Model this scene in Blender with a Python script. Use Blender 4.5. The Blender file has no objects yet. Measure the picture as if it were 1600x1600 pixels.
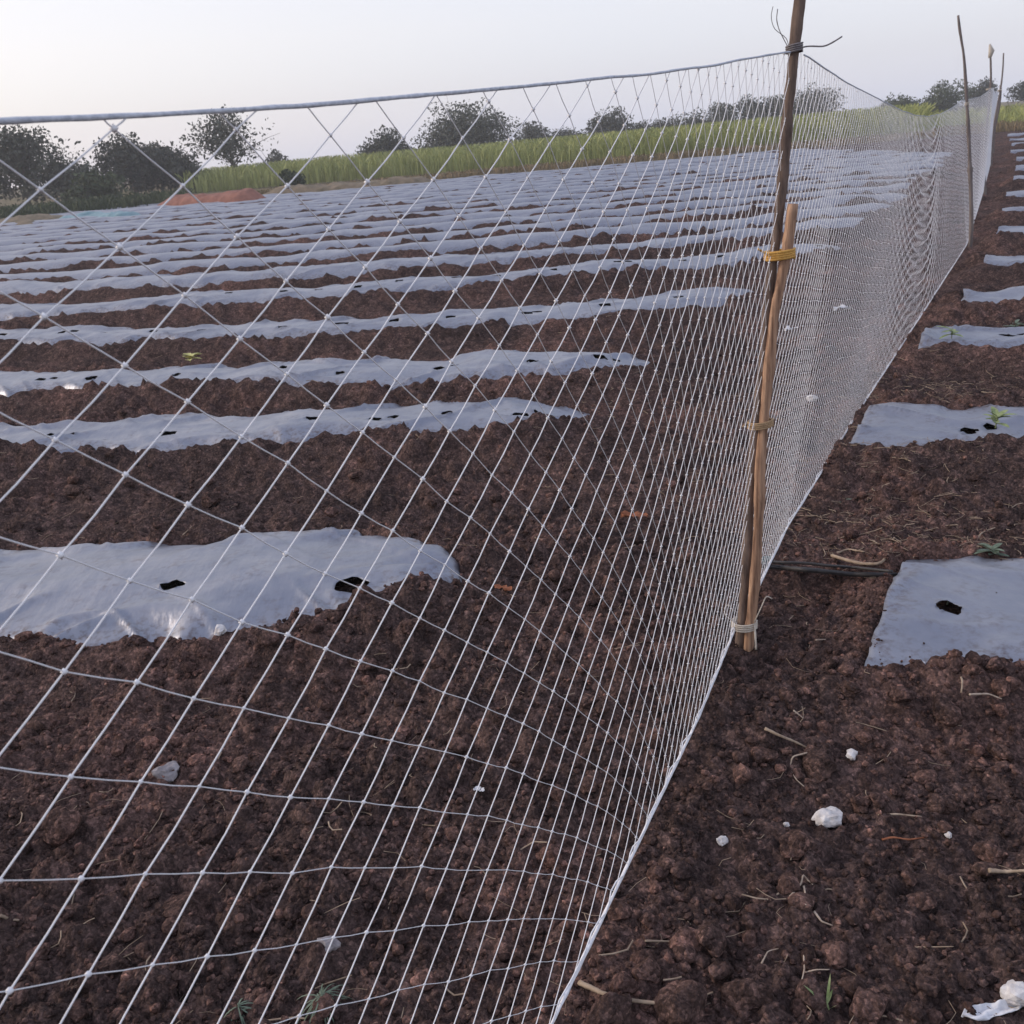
import bpy, math, random
import numpy as np
from math import sin, cos, tan, atan, radians, pi, sqrt
from mathutils import Vector, Matrix

random.seed(7)
rng = np.random.default_rng(11)
scn = bpy.context.scene
col = scn.collection

# ------------------------------------------------------------------ camera
FPX, CAMH = 1500.0, 1.5
ROLL = radians(5.0)
PITCH = atan(585 / 1500 * cos(ROLL))
R0 = np.array([1, 0, 0.0]); U0 = np.array([0, sin(PITCH), cos(PITCH)]); FW = np.array([0, cos(PITCH), -sin(PITCH)])
RT = R0 * cos(ROLL) - U0 * sin(ROLL); UP = U0 * cos(ROLL) + R0 * sin(ROLL)
CAM = np.array([0, 0, CAMH])
cd = bpy.data.cameras.new('camera'); cam = bpy.data.objects.new('camera', cd); col.objects.link(cam)
cd.sensor_width = 36; cd.lens = FPX / 1600 * 36; cd.clip_start = 0.02; cd.clip_end = 5000
cd.dof.use_dof = True; cd.dof.focus_distance = 1.9; cd.dof.aperture_fstop = 20
m = Matrix.Identity(4)
for i in range(3):
    m[i][0] = RT[i]; m[i][1] = UP[i]; m[i][2] = -FW[i]; m[i][3] = CAM[i]
cam.matrix_world = m
scn.camera = cam

# ------------------------------------------------------------------ world, sun, exposure
SUN_EL, SUN_AZ = radians(25), radians(-78)
w = bpy.data.worlds.new('World'); scn.world = w; w.use_nodes = True
nt = w.node_tree; nt.nodes.clear()
out = nt.nodes.new('ShaderNodeOutputWorld'); add = nt.nodes.new('ShaderNodeAddShader')
b1 = nt.nodes.new('ShaderNodeBackground'); b2 = nt.nodes.new('ShaderNodeBackground')
sky = nt.nodes.new('ShaderNodeTexSky'); sky.sky_type = 'NISHITA'; sky.sun_disc = False
sky.sun_elevation = SUN_EL; sky.sun_rotation = SUN_AZ; sky.dust_density = 1.5; sky.air_density = 1.0
nt.links.new(sky.outputs[0], b1.inputs[0]); b1.inputs[1].default_value = 0.05
tc = nt.nodes.new('ShaderNodeTexCoord'); sp = nt.nodes.new('ShaderNodeSeparateXYZ'); rp = nt.nodes.new('ShaderNodeValToRGB')
nt.links.new(tc.outputs['Generated'], sp.inputs[0]); nt.links.new(sp.outputs[2], rp.inputs[0]); 
dn = nt.nodes.new('ShaderNodeVectorMath'); dn.operation = 'DOT_PRODUCT'; dn.inputs[1].default_value = (sin(SUN_AZ), cos(SUN_AZ), 0)
nt.links.new(tc.outputs['Generated'], dn.inputs[0])
wr_ = nt.nodes.new('ShaderNodeValToRGB'); we = wr_.color_ramp.elements          # warmer towards the low sun, cooler away from it
we[0].position = 0.1; we[0].color = (0.90, 0.94, 1.05, 1); we[1].position = 1.0; we[1].color = (1.08, 1.01, 0.98, 1)
nt.links.new(dn.outputs['Value'], wr_.inputs[0])
wm = nt.nodes.new('ShaderNodeMix'); wm.data_type = 'RGBA'; wm.blend_type = 'MULTIPLY'; wm.inputs[0].default_value = 1.0
nt.links.new(rp.outputs[0], wm.inputs[6]); nt.links.new(wr_.outputs[0], wm.inputs[7]); nt.links.new(wm.outputs[2], b2.inputs[0])
els = rp.color_ramp.elements
els[0].position = 0.0; els[0].color = (0.57, 0.57, 0.64, 1)
els[1].position = 1.0; els[1].color = (0.50, 0.53, 0.66, 1)
for p, c in ((0.05, (0.585, 0.55, 0.58, 1)), (0.10, (0.655, 0.60, 0.59, 1)), (0.18, (0.675, 0.635, 0.615, 1)), (0.45, (0.62, 0.62, 0.66, 1))):
    e = els.new(p); e.color = c
b2.inputs[1].default_value = 0.92
nt.links.new(b1.outputs[0], add.inputs[0]); nt.links.new(b2.outputs[0], add.inputs[1]); nt.links.new(add.outputs[0], out.inputs[0])
scn.render.engine = 'CYCLES'
scn.cycles.max_bounces = 5; scn.cycles.diffuse_bounces = 2; scn.cycles.glossy_bounces = 2; scn.cycles.transmission_bounces = 2; scn.cycles.volume_bounces = 1
sd = bpy.data.lights.new('sun', 'SUN'); sd.energy = 1.3; sd.angle = radians(16); sd.color = (1, 0.86, 0.74)
so = bpy.data.objects.new('sun', sd); col.objects.link(so)
sdir = Vector((sin(SUN_AZ) * cos(SUN_EL), cos(SUN_AZ) * cos(SUN_EL), sin(SUN_EL)))
so.rotation_euler = sdir.to_track_quat('Z', 'Y').to_euler()
scn.view_settings.view_transform = 'Standard'; scn.view_settings.look = 'None'
scn.view_settings.exposure = 0.3; scn.view_settings.gamma = 1.0; scn.view_settings.use_curve_mapping = False

# ------------------------------------------------------------------ pixel helpers (photo pixels, 1600 wide)
def ray(x, y): return FW + RT * (x - 800) / FPX - UP * (y - 800) / FPX
def gnd(x, y, z=0.0):
    d = ray(x, y); return CAM + d * ((z - CAMH) / d[2])
def facing(x, y, base):                       # on the upright plane through `base` that faces the camera
    n = np.array([base[0], base[1], 0.0]); n /= np.linalg.norm(n)
    d = ray(x, y); return CAM + d * (np.dot(np.array(base) - CAM, n) / np.dot(d, n))
def at_range(x, y, dist):                     # the point of that direction at a horizontal distance
    d = ray(x, y); return CAM + d * (dist / np.hypot(d[0], d[1]))

# ------------------------------------------------------------------ noise in numpy
def h2(ix, iy, s):
    n = (ix.astype(np.int64) * 374761393 + iy.astype(np.int64) * 668265263 + s * 1442695041) & 0xFFFFFFFF
    n = ((n ^ (n >> 13)) * 1274126177) & 0xFFFFFFFF
    n = ((n ^ (n >> 16)) * 2246822519) & 0xFFFFFFFF
    return ((n ^ (n >> 15)) & 0xFFFFFF) / float(0xFFFFFF)
def vn(x, y, s=0):
    x = np.asarray(x, float); y = np.asarray(y, float)
    ix = np.floor(x); iy = np.floor(y); fx = x - ix; fy = y - iy
    fx = fx * fx * fx * (fx * (fx * 6 - 15) + 10); fy = fy * fy * fy * (fy * (fy * 6 - 15) + 10)
    a = h2(ix, iy, s); b = h2(ix + 1, iy, s); c = h2(ix, iy + 1, s); d = h2(ix + 1, iy + 1, s)
    return (a + (b - a) * fx) * (1 - fy) + (c + (d - c) * fx) * fy - 0.5
def fbm(x, y, s=0, o=4):
    r = 0; a = 1.0
    for k in range(o):
        r = r + a * vn(x * 2 ** k + 17.3 * k, y * 2 ** k - 9.1 * k, s + k); a *= 0.5
    return r
def domes(x, y, s=0, lo=0.25, hi=0.62):       # packed rounded lumps, 0..1 of the cell size
    ix = np.floor(x); iy = np.floor(y); best = np.zeros_like(x)
    for dx in (-1, 0, 1):
        for dy in (-1, 0, 1):
            cx = ix + dx; cy = iy + dy
            px = cx + h2(cx, cy, s); py = cy + h2(cx, cy, s + 5); r = lo + (hi - lo) * h2(cx, cy, s + 9) ** 1.5
            q = ((x - px) ** 2 + (y - py) ** 2) / (r * r)
            best = np.maximum(best, np.sqrt(np.clip(1 - q, 0, 1)) * r)
    return best
def sst(a, b, x):
    t = np.clip((x - a) / (b - a), 0, 1); return t * t * (3 - 2 * t)

# ------------------------------------------------------------------ mesh helpers
def mesh_np(name, V, faces_flat, nper, mat, smooth=False, parent=None, attrs=None, loc=None):
    V = np.asarray(V, np.float32).reshape(-1, 3)
    if loc is not None: V = V - np.asarray(loc, np.float32)
    F = np.asarray(faces_flat, np.int32).reshape(-1, nper)
    me = bpy.data.meshes.new(name)
    me.vertices.add(len(V)); me.vertices.foreach_set('co', V.ravel())
    me.loops.add(F.size); me.loops.foreach_set('vertex_index', F.ravel())
    me.polygons.add(len(F)); me.polygons.foreach_set('loop_start', np.arange(0, F.size, nper, dtype=np.int32))
    me.polygons.foreach_set('use_smooth', np.full(len(F), smooth, bool))
    if attrs:
        for k, a in attrs.items():
            at = me.attributes.new(k, 'FLOAT', 'POINT'); at.data.foreach_set('value', np.asarray(a, np.float32).ravel())
    me.update(calc_edges=True); me.materials.append(mat)
    o = bpy.data.objects.new(name, me); col.objects.link(o)
    if loc is not None: o.location = loc
    if parent is not None: o.parent = parent
    return o
class MB:
    """collects quads; build() makes one mesh object"""
    def __init__(s): s.v = []; s.f = []; s.n = 0
    def addq(s, V, F):
        V = np.asarray(V, float).reshape(-1, 3); s.v.append(V); s.f.append(np.asarray(F).reshape(-1, 4) + s.n); s.n += len(V)
    def tube(s, pts, rad, seg=8, rough=0.0, cap=True):
        P = np.asarray(pts, float); n = len(P); rad = np.broadcast_to(np.asarray(rad, float), (n,))
        T = np.gradient(P, axis=0); T /= np.linalg.norm(T, axis=1)[:, None] + 1e-12
        ref = np.array([0.31, 0.2, 0.93]) if abs(T[0] @ np.array([0.31, 0.2, 0.93])) < 0.9 else np.array([1, 0, 0.0])
        A = np.cross(T, ref); A /= np.linalg.norm(A, axis=1)[:, None] + 1e-12; B = np.cross(T, A)
        th = np.arange(seg) / seg * 2 * pi
        rr = rad[:, None] * (1 + rough * (rng.random((n, seg)) - 0.5) * 2)
        V = P[:, None, :] + rr[..., None] * (A[:, None, :] * np.cos(th)[None, :, None] + B[:, None, :] * np.sin(th)[None, :, None])
        V = V.reshape(-1, 3); i, j = np.meshgrid(np.arange(n - 1), np.arange(seg), indexing='ij')
        a = i * seg + j; b = i * seg + (j + 1) % seg
        F = np.stack([a, b, b + seg, a + seg], -1).reshape(-1, 4)
        if cap:
            V = np.vstack([V, P[0], P[-1]]); c0 = n * seg; k = np.arange(0, seg, 2)
            F0 = np.stack([np.full_like(k, c0), (k + 2) % seg, (k + 1) % seg, k], -1)
            F1 = np.stack([np.full_like(k, c0 + 1), (n - 1) * seg + k, (n - 1) * seg + (k + 1) % seg, (n - 1) * seg + (k + 2) % seg], -1)
            F = np.vstack([F, F0, F1])
        s.addq(V, F); return s
    def quad(s, a, b, c, d): s.addq([a, b, c, d], [[0, 1, 2, 3]])
    def build(s, name, mat, parent=None, smooth=True, loc=None):
        return mesh_np(name, np.vstack(s.v), np.vstack(s.f), 4, mat, smooth, parent, loc=loc)
def tag(o, label, cat, group=None):
    o['label'] = label; o['category'] = cat
    if group: o['group'] = group
    return o
def empty(name, loc):
    o = bpy.data.objects.new(name, None); o.location = loc; o.empty_display_size = 0.1; col.objects.link(o); return o
def attach(o, root):                          # parent while keeping world-space vertices
    o.parent = root; o.matrix_parent_inverse = Matrix.Translation(root.location).inverted(); return o
def spline(P, n):
    P = np.asarray(P, float); d = np.r_[0, np.cumsum(np.linalg.norm(np.diff(P, axis=0), axis=1))]
    t = np.linspace(0, d[-1], n); Q = np.stack([np.interp(t, d, P[:, k]) for k in range(P.shape[1])], 1)
    for _ in range(max(1, n // (3 * len(P)))):
        Q[1:-1] = 0.25 * Q[:-2] + 0.5 * Q[1:-1] + 0.25 * Q[2:]
    return Q

# ------------------------------------------------------------------ materials
def newmat(name):
    mt = bpy.data.materials.new(name); mt.use_nodes = True; n = mt.node_tree
    return mt, n, n.nodes['Principled BSDF']
def nd(n, t, **kw):
    x = n.nodes.new(t)
    for k, v in kw.items(): setattr(x, k, v)
    return x
def noise(n, scale, detail=4, rough=0.55, vec=None):
    x = nd(n, 'ShaderNodeTexNoise'); x.inputs['Scale'].default_value = scale; x.inputs['Detail'].default_value = detail
    x.inputs['Roughness'].default_value = rough
    if vec is not None: n.links.new(vec, x.inputs['Vector'])
    return x
def ramp(n, fac, stops):
    r = nd(n, 'ShaderNodeValToRGB'); e = r.color_ramp.elements
    e[0].position, e[0].color = stops[0][0], (*stops[0][1], 1); e[1].position, e[1].color = stops[-1][0], (*stops[-1][1], 1)
    for p, c in stops[1:-1]: q = e.new(p); q.color = (*c, 1)
    n.links.new(fac, r.inputs[0]); return r
def mix(n, fac, a, b, mode='MIX'):
    x = nd(n, 'ShaderNodeMix'); x.data_type = 'RGBA'; x.blend_type = mode
    for s, v in ((x.inputs[0], fac), (x.inputs[6], a), (x.inputs[7], b)):
        if isinstance(v, (int, float)): s.default_value = v
        elif isinstance(v, tuple): s.default_value = (*v, 1)
        else: n.links.new(v, s)
    return x.outputs[2]
def bump(n, h, strength, dist, prev=None):
    b = nd(n, 'ShaderNodeBump'); b.inputs['Strength'].default_value = strength; b.inputs['Distance'].default_value = dist
    n.links.new(h, b.inputs['Height'])
    if prev is not None: n.links.new(prev, b.inputs['Normal'])
    return b.outputs[0]
def math_(n, op, a, b=None):
    x = nd(n, 'ShaderNodeMath'); x.operation = op
    for s, v in zip(x.inputs, (a, b)):
        if v is None: continue
        if isinstance(v, (int, float)): s.default_value = v
        else: n.links.new(v, s)
    return x.outputs[0]
def simple(name, c1, c2, scale=20, rough=0.8, bs=0.3, bd=0.002, coord='Object', stretch=None, spec=0.3):
    mt, n, p = newmat(name); t = nd(n, 'ShaderNodeTexCoord'); v = t.outputs[coord]
    if stretch:
        mp = nd(n, 'ShaderNodeMapping'); mp.inputs['Scale'].default_value = stretch; n.links.new(v, mp.inputs[0]); v = mp.outputs[0]
    z = noise(n, scale, 5, 0.6, v); r = ramp(n, z.outputs[0], [(0.3, c1), (0.7, c2)])
    n.links.new(r.outputs[0], p.inputs['Base Color']); p.inputs['Roughness'].default_value = rough
    p.inputs['Specular IOR Level'].default_value = spec
    if bs: n.links.new(bump(n, z.outputs[0], bs, bd), p.inputs['Normal'])
    return mt

def soil_nodes(n, p, v):
    big = noise(n, 1.1, 3, 0.6, v); med = noise(n, 16, 4, 0.7, v); fine = noise(n, 130, 3, 0.75, v)
    c1 = ramp(n, big.outputs[0], [(0.3, (0.066, 0.046, 0.042)), (0.5, (0.100, 0.066, 0.058)), (0.7, (0.155, 0.092, 0.077))]).outputs[0]
    c2 = ramp(n, med.outputs[0], [(0.28, (0.34, 0.34, 0.36)), (0.52, (0.95, 0.95, 0.95)), (0.75, (1.9, 1.8, 1.75))]).outputs[0]
    c3 = ramp(n, fine.outputs[0], [(0.32, (0.45, 0.45, 0.45)), (0.55, (1.0, 1.0, 1.0)), (0.75, (2.1, 2.0, 1.95))]).outputs[0]
    c = mix(n, 0.8, c1, c2, 'MULTIPLY'); c = mix(n, 0.75, c, c3, 'MULTIPLY')
    wv = nd(n, 'ShaderNodeVectorMath', operation='ADD'); n.links.new(v, wv.inputs[0])
    wn = noise(n, 60, 2, 0.5, v); ws = nd(n, 'ShaderNodeVectorMath', operation='SCALE'); ws.inputs['Scale'].default_value = 0.012
    n.links.new(wn.outputs['Color'], ws.inputs[0]); n.links.new(ws.outputs[0], wv.inputs[1])
    b = None
    for sc, st, di, lo, hi in ((48, 0.5, 0.012, 0.62, 1.5), (115, 0.75, 0.006, 0.5, 1.75)):
        vo = nd(n, 'ShaderNodeTexVoronoi'); vo.inputs['Scale'].default_value = sc; n.links.new(wv.outputs[0], vo.inputs['Vector'])
        sx = nd(n, 'ShaderNodeSeparateColor'); n.links.new(vo.outputs['Color'], sx.inputs[0])
        cell = ramp(n, sx.outputs[0], [(0.0, (lo, lo, lo)), (0.75, (1, 1, 1)), (1.0, (hi, hi * .96, hi * .93))]).outputs[0]
        c = mix(n, 0.8, c, cell, 'MULTIPLY')
        if sc > 100: b = bump(n, math_(n, 'SUBTRACT', 1.0, vo.outputs['Distance']), st, di, b)
    b = bump(n, fine.outputs[0], 0.7, 0.004, b)
    n.links.new(b, p.inputs['Normal']); p.inputs['Roughness'].default_value = 0.95; p.inputs['Specular IOR Level'].default_value = 0.04
    return c

def make_ground_mat():
    mt, n, p = newmat('soil'); t = nd(n, 'ShaderNodeTexCoord'); v = t.outputs['Object']
    c = soil_nodes(n, p, v)
    a = nd(n, 'ShaderNodeAttribute', attribute_name='field'); g = noise(n, 0.5, 6, 0.65, v); g2 = noise(n, 6, 4, 0.6, v)
    grass = ramp(n, g.outputs[0], [(0.32, (0.11, 0.115, 0.050)), (0.5, (0.16, 0.13, 0.078)), (0.68, (0.22, 0.165, 0.11))]).outputs[0]
    grass = mix(n, 0.5, grass, ramp(n, g2.outputs[0], [(0.3, (0.5, 0.5, 0.5)), (0.7, (1.4, 1.4, 1.4))]).outputs[0], 'MULTIPLY')
    n.links.new(mix(n, a.outputs['Fac'], grass, c), p.inputs['Base Color'])
    return mt
M = {}
M['ground'] = make_ground_mat()
mt, n, p = newmat('clod'); t = nd(n, 'ShaderNodeTexCoord'); cc = soil_nodes(n, p, t.outputs['Object'])
at = nd(n, 'ShaderNodeAttribute', attribute_name='tint')
cc = mix(n, 1.0, cc, ramp(n, at.outputs['Fac'], [(0.0, (0.75, 0.75, 0.78)), (0.6, (1.15, 1.1, 1.06)), (1.0, (1.8, 1.6, 1.5))]).outputs[0], 'MULTIPLY')
n.links.new(cc, p.inputs['Base Color']); M['clod'] = mt

mt, n, p = newmat('mulch_film'); t = nd(n, 'ShaderNodeTexCoord'); v = t.outputs['Object']
z1 = noise(n, 3.0, 5, 0.6, v); z2 = noise(n, 38, 5, 0.65, v); z3 = noise(n, 9, 3, 0.5, v)
base = ramp(n, z1.outputs[0], [(0.3, (0.20, 0.215, 0.265)), (0.55, (0.255, 0.265, 0.305)), (0.75, (0.35, 0.345, 0.37))]).outputs[0]
dirt = ramp(n, z2.outputs[0], [(0.46, (0, 0, 0)), (0.72, (1, 1, 1))]).outputs[0]
dirt2 = mix(n, 1.0, dirt, ramp(n, z3.outputs[0], [(0.42, (0.06, 0.06, 0.06)), (0.7, (0.75, 0.75, 0.75))]).outputs[0], 'MULTIPLY')
ed = nd(n, 'ShaderNodeAttribute', attribute_name='edge')
edd = math_(n, 'MULTIPLY', ed.outputs['Fac'], 0.95)
dd = math_(n, 'MAXIMUM', math_(n, 'MULTIPLY', dirt2, 0.85), math_(n, 'MULTIPLY', edd, dirt))
n.links.new(mix(n, dd, base, (0.11, 0.075, 0.062)), p.inputs['Base Color'])
mp = nd(n, 'ShaderNodeMapping'); mp.inputs['Scale'].default_value = (1.2, 0.35, 1); n.links.new(v, mp.inputs[0])
wr = noise(n, 16, 4, 0.5, mp.outputs[0])
n.links.new(bump(n, z3.outputs[0], 0.3, 0.02, bump(n, wr.outputs[0], 0.5, 0.012)), p.inputs['Normal'])
p.inputs['Roughness'].default_value = 0.44; p.inputs['Specular IOR Level'].default_value = 0.5; p.inputs['Metallic'].default_value = 0.55
M['film'] = mt

M['net'] = simple('net_nylon', (0.72, 0.71, 0.72), (0.82, 0.80, 0.80), 60, 0.6, 0.0)
M['rope'] = simple('grey_rope', (0.38, 0.40, 0.45), (0.66, 0.68, 0.72), 150, 0.8, 0.6, 0.001)
M['white_rope'] = simple('white_rope', (0.66, 0.65, 0.66), (0.82, 0.80, 0.80), 150, 0.75, 0.6, 0.001)
M['pole'] = simple('grey_brown_bark', (0.060, 0.042, 0.035), (0.25, 0.175, 0.135), 38, 0.85, 0.9, 0.006, stretch=(1.6, 1.6, 0.3))
M['stake'] = simple('split_bamboo', (0.14, 0.074, 0.046), (0.60, 0.37, 0.235), 42, 0.7, 0.9, 0.006, stretch=(2.2, 2.2, 0.14))
M['farpole'] = simple('weathered_stick', (0.12, 0.10, 0.095), (0.22, 0.18, 0.16), 20, 0.9, 0.4, 0.004, stretch=(2, 2, 0.3))
M['yellow_tie'] = simple('yellow_twine', (0.50, 0.25, 0.05), (0.68, 0.40, 0.11), 200, 0.75, 0.5, 0.001)
M['jute'] = simple('jute_twine', (0.30, 0.19, 0.10), (0.45, 0.31, 0.18), 200, 0.85, 0.5, 0.001)
M['string'] = simple('pale_string', (0.42, 0.36, 0.29), (0.60, 0.54, 0.46), 200, 0.85, 0.5, 0.001)
M['wire'] = simple('dull_wire', (0.13, 0.11, 0.11), (0.22, 0.2, 0.2), 120, 0.6, 0.3, 0.001)
M['teal'] = simple('teal_twine', (0.03, 0.07, 0.08), (0.08, 0.15, 0.16), 120, 0.7, 0.3, 0.001)
M['stone'] = simple('chalky_stone', (0.42, 0.38, 0.36), (0.74, 0.71, 0.69), 45, 0.85, 0.6, 0.006)
M['greystone'] = simple('grey_stone', (0.15, 0.13, 0.135), (0.34, 0.31, 0.31), 40, 0.85, 0.6, 0.006)
M['pipe'] = simple('black_pipe', (0.012, 0.012, 0.013), (0.05, 0.043, 0.04), 30, 0.45, 0.2, 0.001)
M['straw'] = simple('dry_straw', (0.20, 0.14, 0.095), (0.42, 0.32, 0.23), 40, 0.85, 0.3, 0.001)
M['root'] = simple('pale_root', (0.30, 0.22, 0.16), (0.52, 0.42, 0.33), 60, 0.85, 0.3, 0.001)
M['deadleaf'] = simple('dead_leaf', (0.17, 0.055, 0.025), (0.36, 0.14, 0.07), 60, 0.8, 0.4, 0.002)
M['scrap'] = simple('plastic_scrap', (0.58, 0.58, 0.60), (0.76, 0.75, 0.76), 60, 0.5, 0.4, 0.003)
M['weed'] = simple('grey_green_weed', (0.075, 0.105, 0.070), (0.17, 0.21, 0.15), 40, 0.7, 0.2, 0.001)
M['seedling'] = simple('pale_seedling', (0.12, 0.17, 0.06), (0.30, 0.34, 0.16), 50, 0.6, 0.2, 0.001)
M['yellowleaf'] = simple('yellow_leaf', (0.38, 0.36, 0.10), (0.62, 0.58, 0.25), 50, 0.6, 0.2, 0.001)
M['redsoil'] = simple('red_earth', (0.17, 0.072, 0.052), (0.33, 0.15, 0.105), 2.5, 0.95, 0.6, 0.05)
M['tarp'] = simple('teal_tarp', (0.10, 0.19, 0.21), (0.22, 0.34, 0.37), 3, 0.5, 0.4, 0.03)
M['crop'] = simple('crop_leaf', (0.22, 0.255, 0.07), (0.40, 0.41, 0.15), 1.2, 0.7, 0.0)
M['drybank'] = simple('dry_bank', (0.10, 0.085, 0.055), (0.24, 0.18, 0.12), 3.0, 0.95, 0.6, 0.05)
M['drygrass'] = simple('dry_grass', (0.15, 0.12, 0.06), (0.30, 0.22, 0.13), 1.0, 0.85, 0.0)
def leafmat(name, a, b): return simple(name, a, b, 1.1, 0.75, 0.0)
M['leaf_dark'] = leafmat('leaf_dark', (0.030, 0.034, 0.026), (0.078, 0.082, 0.058))
M['leaf_mid'] = leafmat('leaf_mid', (0.034, 0.046, 0.022), (0.085, 0.105, 0.050))
M['leaf_grey'] = leafmat('leaf_grey', (0.038, 0.043, 0.030), (0.10, 0.105, 0.075))
M['bark'] = simple('tree_bark', (0.06, 0.048, 0.042), (0.15, 0.12, 0.10), 5, 0.95, 0.5, 0.03)

# ------------------------------------------------------------------ fence line on the ground
FEN = np.array([(-2.1, -2.9), (-0.01, 1.24), (0.655, 2.56), (1.02, 3.29), (1.84, 4.75), (2.91, 6.61), (4.97, 10.2), (8.2, 16.4), (11.6, 23.0), (14.3, 28.3)])
FS = np.r_[0, np.cumsum(np.linalg.norm(np.diff(FEN, axis=0), axis=1))]
FS -= FS[1]                                    # s = 0 at the foot of the picture, as measured
def fence_xy(s):
    s = np.asarray(s, float); return np.interp(s, FS, FEN[:, 0]), np.interp(s, FS, FEN[:, 1])
def fence_x(y): return float(np.interp(y, FEN[:, 1], FEN[:, 0]))

# ------------------------------------------------------------------ the beds
class Bed: pass
BEDS = []
def bed(side, pts, end, w=0.30, h=0.16, deg=2, seed=0, wn=0.08, round_end=True, cut=0.0):
    b = Bed(); P = np.array(pts, float); b.side = side; b.w = w; b.h = h; b.seed = seed; b.wn = wn; b.round = round_end; b.cut = cut
    b.c = np.polyfit(P[:, 0], P[:, 1], min(deg, len(P) - 1)); b.lo = P[:, 0].min(); b.hi = P[:, 0].max(); b.end = end
    BEDS.append(b); return b
def bed_y(b, x):
    xc = np.clip(x, b.lo, b.hi); d = np.polyder(b.c)
    return np.polyval(b.c, xc) + np.polyval(d, xc) * (x - xc) + 0.035 * vn(x * 1.1, x * 0 + b.seed * 3.7, 40)
def bed_slope(b, x): return np.polyval(np.polyder(b.c), np.clip(x, b.lo, b.hi))
B1 = bed('L', [(-2.2, 3.30), (-0.3, 3.14)], -0.20, 0.40, 0.105, 1, 1, 0.09)
B2 = bed('L', [(-2.54, 5.38), (-1.23, 5.16), (-0.05, 5.05), (0.45, 4.98)], 0.50, 0.29, 0.135, 1, 2, 0.10)
B3 = bed('L', [(-3.71, 7.15), (-1.03, 6.41), (0.89, 5.97)], 1.0, 0.29, 0.14, 2, 3, 0.07)
B4 = bed('L', [(-4.74, 9.35), (-2.09, 8.47), (-0.39, 8.1), (2.22, 8.01)], 2.3, 0.29, 0.15, 2, 4, 0.08)
B5 = bed('L', [(-5.65, 11.29), (-2.58, 10.72), (0.22, 10.36), (3.67, 10.52)], 3.8, 0.33, 0.165, 2, 5, 0.08)
B6p = np.array([(-6.96, 14.0), (-2.96, 12.55), (0.27, 12.15), (5.09, 12.9)])
bed('L', B6p, 5.1, 0.35, 0.175, 2, 6, 0.08)
c6 = np.polyfit(B6p[:, 0], B6p[:, 1], 2); l6 = np.polyfit(B6p[:, 0], B6p[:, 1], 1)
for k in range(1, 17):
    off = 1.72 * k; f = 0.82 ** k; y0 = l6[1] + off
    xs = np.linspace(-0.62 * y0 - 2, fence_x(min(y0, 28)) - 1.2, 8)
    xq = np.clip(xs, -7, 5.1); dev = (np.polyval(c6, xq) - np.polyval(l6, xq)) * f
    ys = np.polyval([l6[0] * (1 - 0.02 * k), l6[1]], xs) + dev + off
    bed('L', np.stack([xs, ys], 1), xs[-1], 0.355, 0.18, 2, 10 + k, 0.13)
RY = [(1.125, 2.62, -0.17, 0.34), (1.66, 4.30, -0.20, 0.26), (2.70, 5.99, -0.28, 0.23), (3.50, 7.19, -0.30, 0.24), (4.52, 8.90, -0.3, 0.26),
      (5.42, 10.45, -0.3, 0.27), (6.55, 12.6, -0.28, 0.28), (7.8, 14.9, -0.26, 0.3), (9.2, 17.4, -0.24, 0.3), (10.6, 20.0, -0.22, 0.3),
      (12.2, 23.0, -0.2, 0.3), (13.6, 26.0, -0.2, 0.3), (15.4, 29.4, -0.2, 0.3), (17.2, 33.0, -0.2, 0.3), (19.2, 37.0, -0.2, 0.3)]
for k, (x0, y0, sl, ww) in enumerate(RY):
    xe = 0.62 * y0 + 2.5
    bed('R', [(x0, y0), ((x0 + xe) / 2, y0 + sl * (xe - x0) / 2), (xe, y0 + sl * (xe - x0))], x0, ww, 0.085 if k == 0 else 0.11 if k < 5 else 0.14, 1, 40 + k, 0.02 if k == 0 else 0.11, False, 0.54 if k == 0 else 0.5)

def bed_fields(b, x, y):
    """ridge height F and signed distance d (positive where the film shows)"""
    yc = bed_y(b, x); sl = bed_slope(b, x); v = (y - yc) / np.sqrt(1 + sl * sl); av = np.abs(v)
    sgn = np.where(v < 0, 0.0, 50.0)
    ww = b.w + b.wn * (vn(x * 1.7, sgn + b.seed, 3) * 1.3 + vn(x * 5.5, sgn + b.seed, 4) * 0.8 + vn(x * 15, sgn + b.seed, 5) * 0.35)
    e = (b.end - x) if b.side == 'L' else (x - (b.end + (0.0 if b.round else b.cut * v)))
    prof = np.clip(1 - (av / 0.56) ** 2.2, 0, 1); prof = prof + 0.0
    prof = np.where(av < 0.56, prof, 0)
    if b.round:
        tp = sst(-0.35, 0.45, e); F = b.h * prof * tp
        tap = np.where(v < 0, np.clip(e / 0.6, 0, 1) ** 0.85, np.sqrt(np.clip(e / 0.5, 0, 1))); d = np.where(e > 0, ww * tap - av, np.minimum(-av, e) - 0.02)
    else:
        tp = sst(-0.22, 0.02, e); F = b.h * prof * tp
        d = np.minimum(ww - av, e)
    hv_ = 0.12 if b.seed in (1, 2, 3, 40, 41, 42) else 0.24
    F = F * (1 + hv_ * vn(x * 0.9, y * 0 + b.seed, 6) + 0.14 * vn(x * 2.7, y * 0 + b.seed, 16)) + 0.02 * tp * vn(x * 3.1, v * 2 + b.seed * 2.3, 8) * sst(0.56, 0.3, av)
    return F, d, v, e, av

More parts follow.
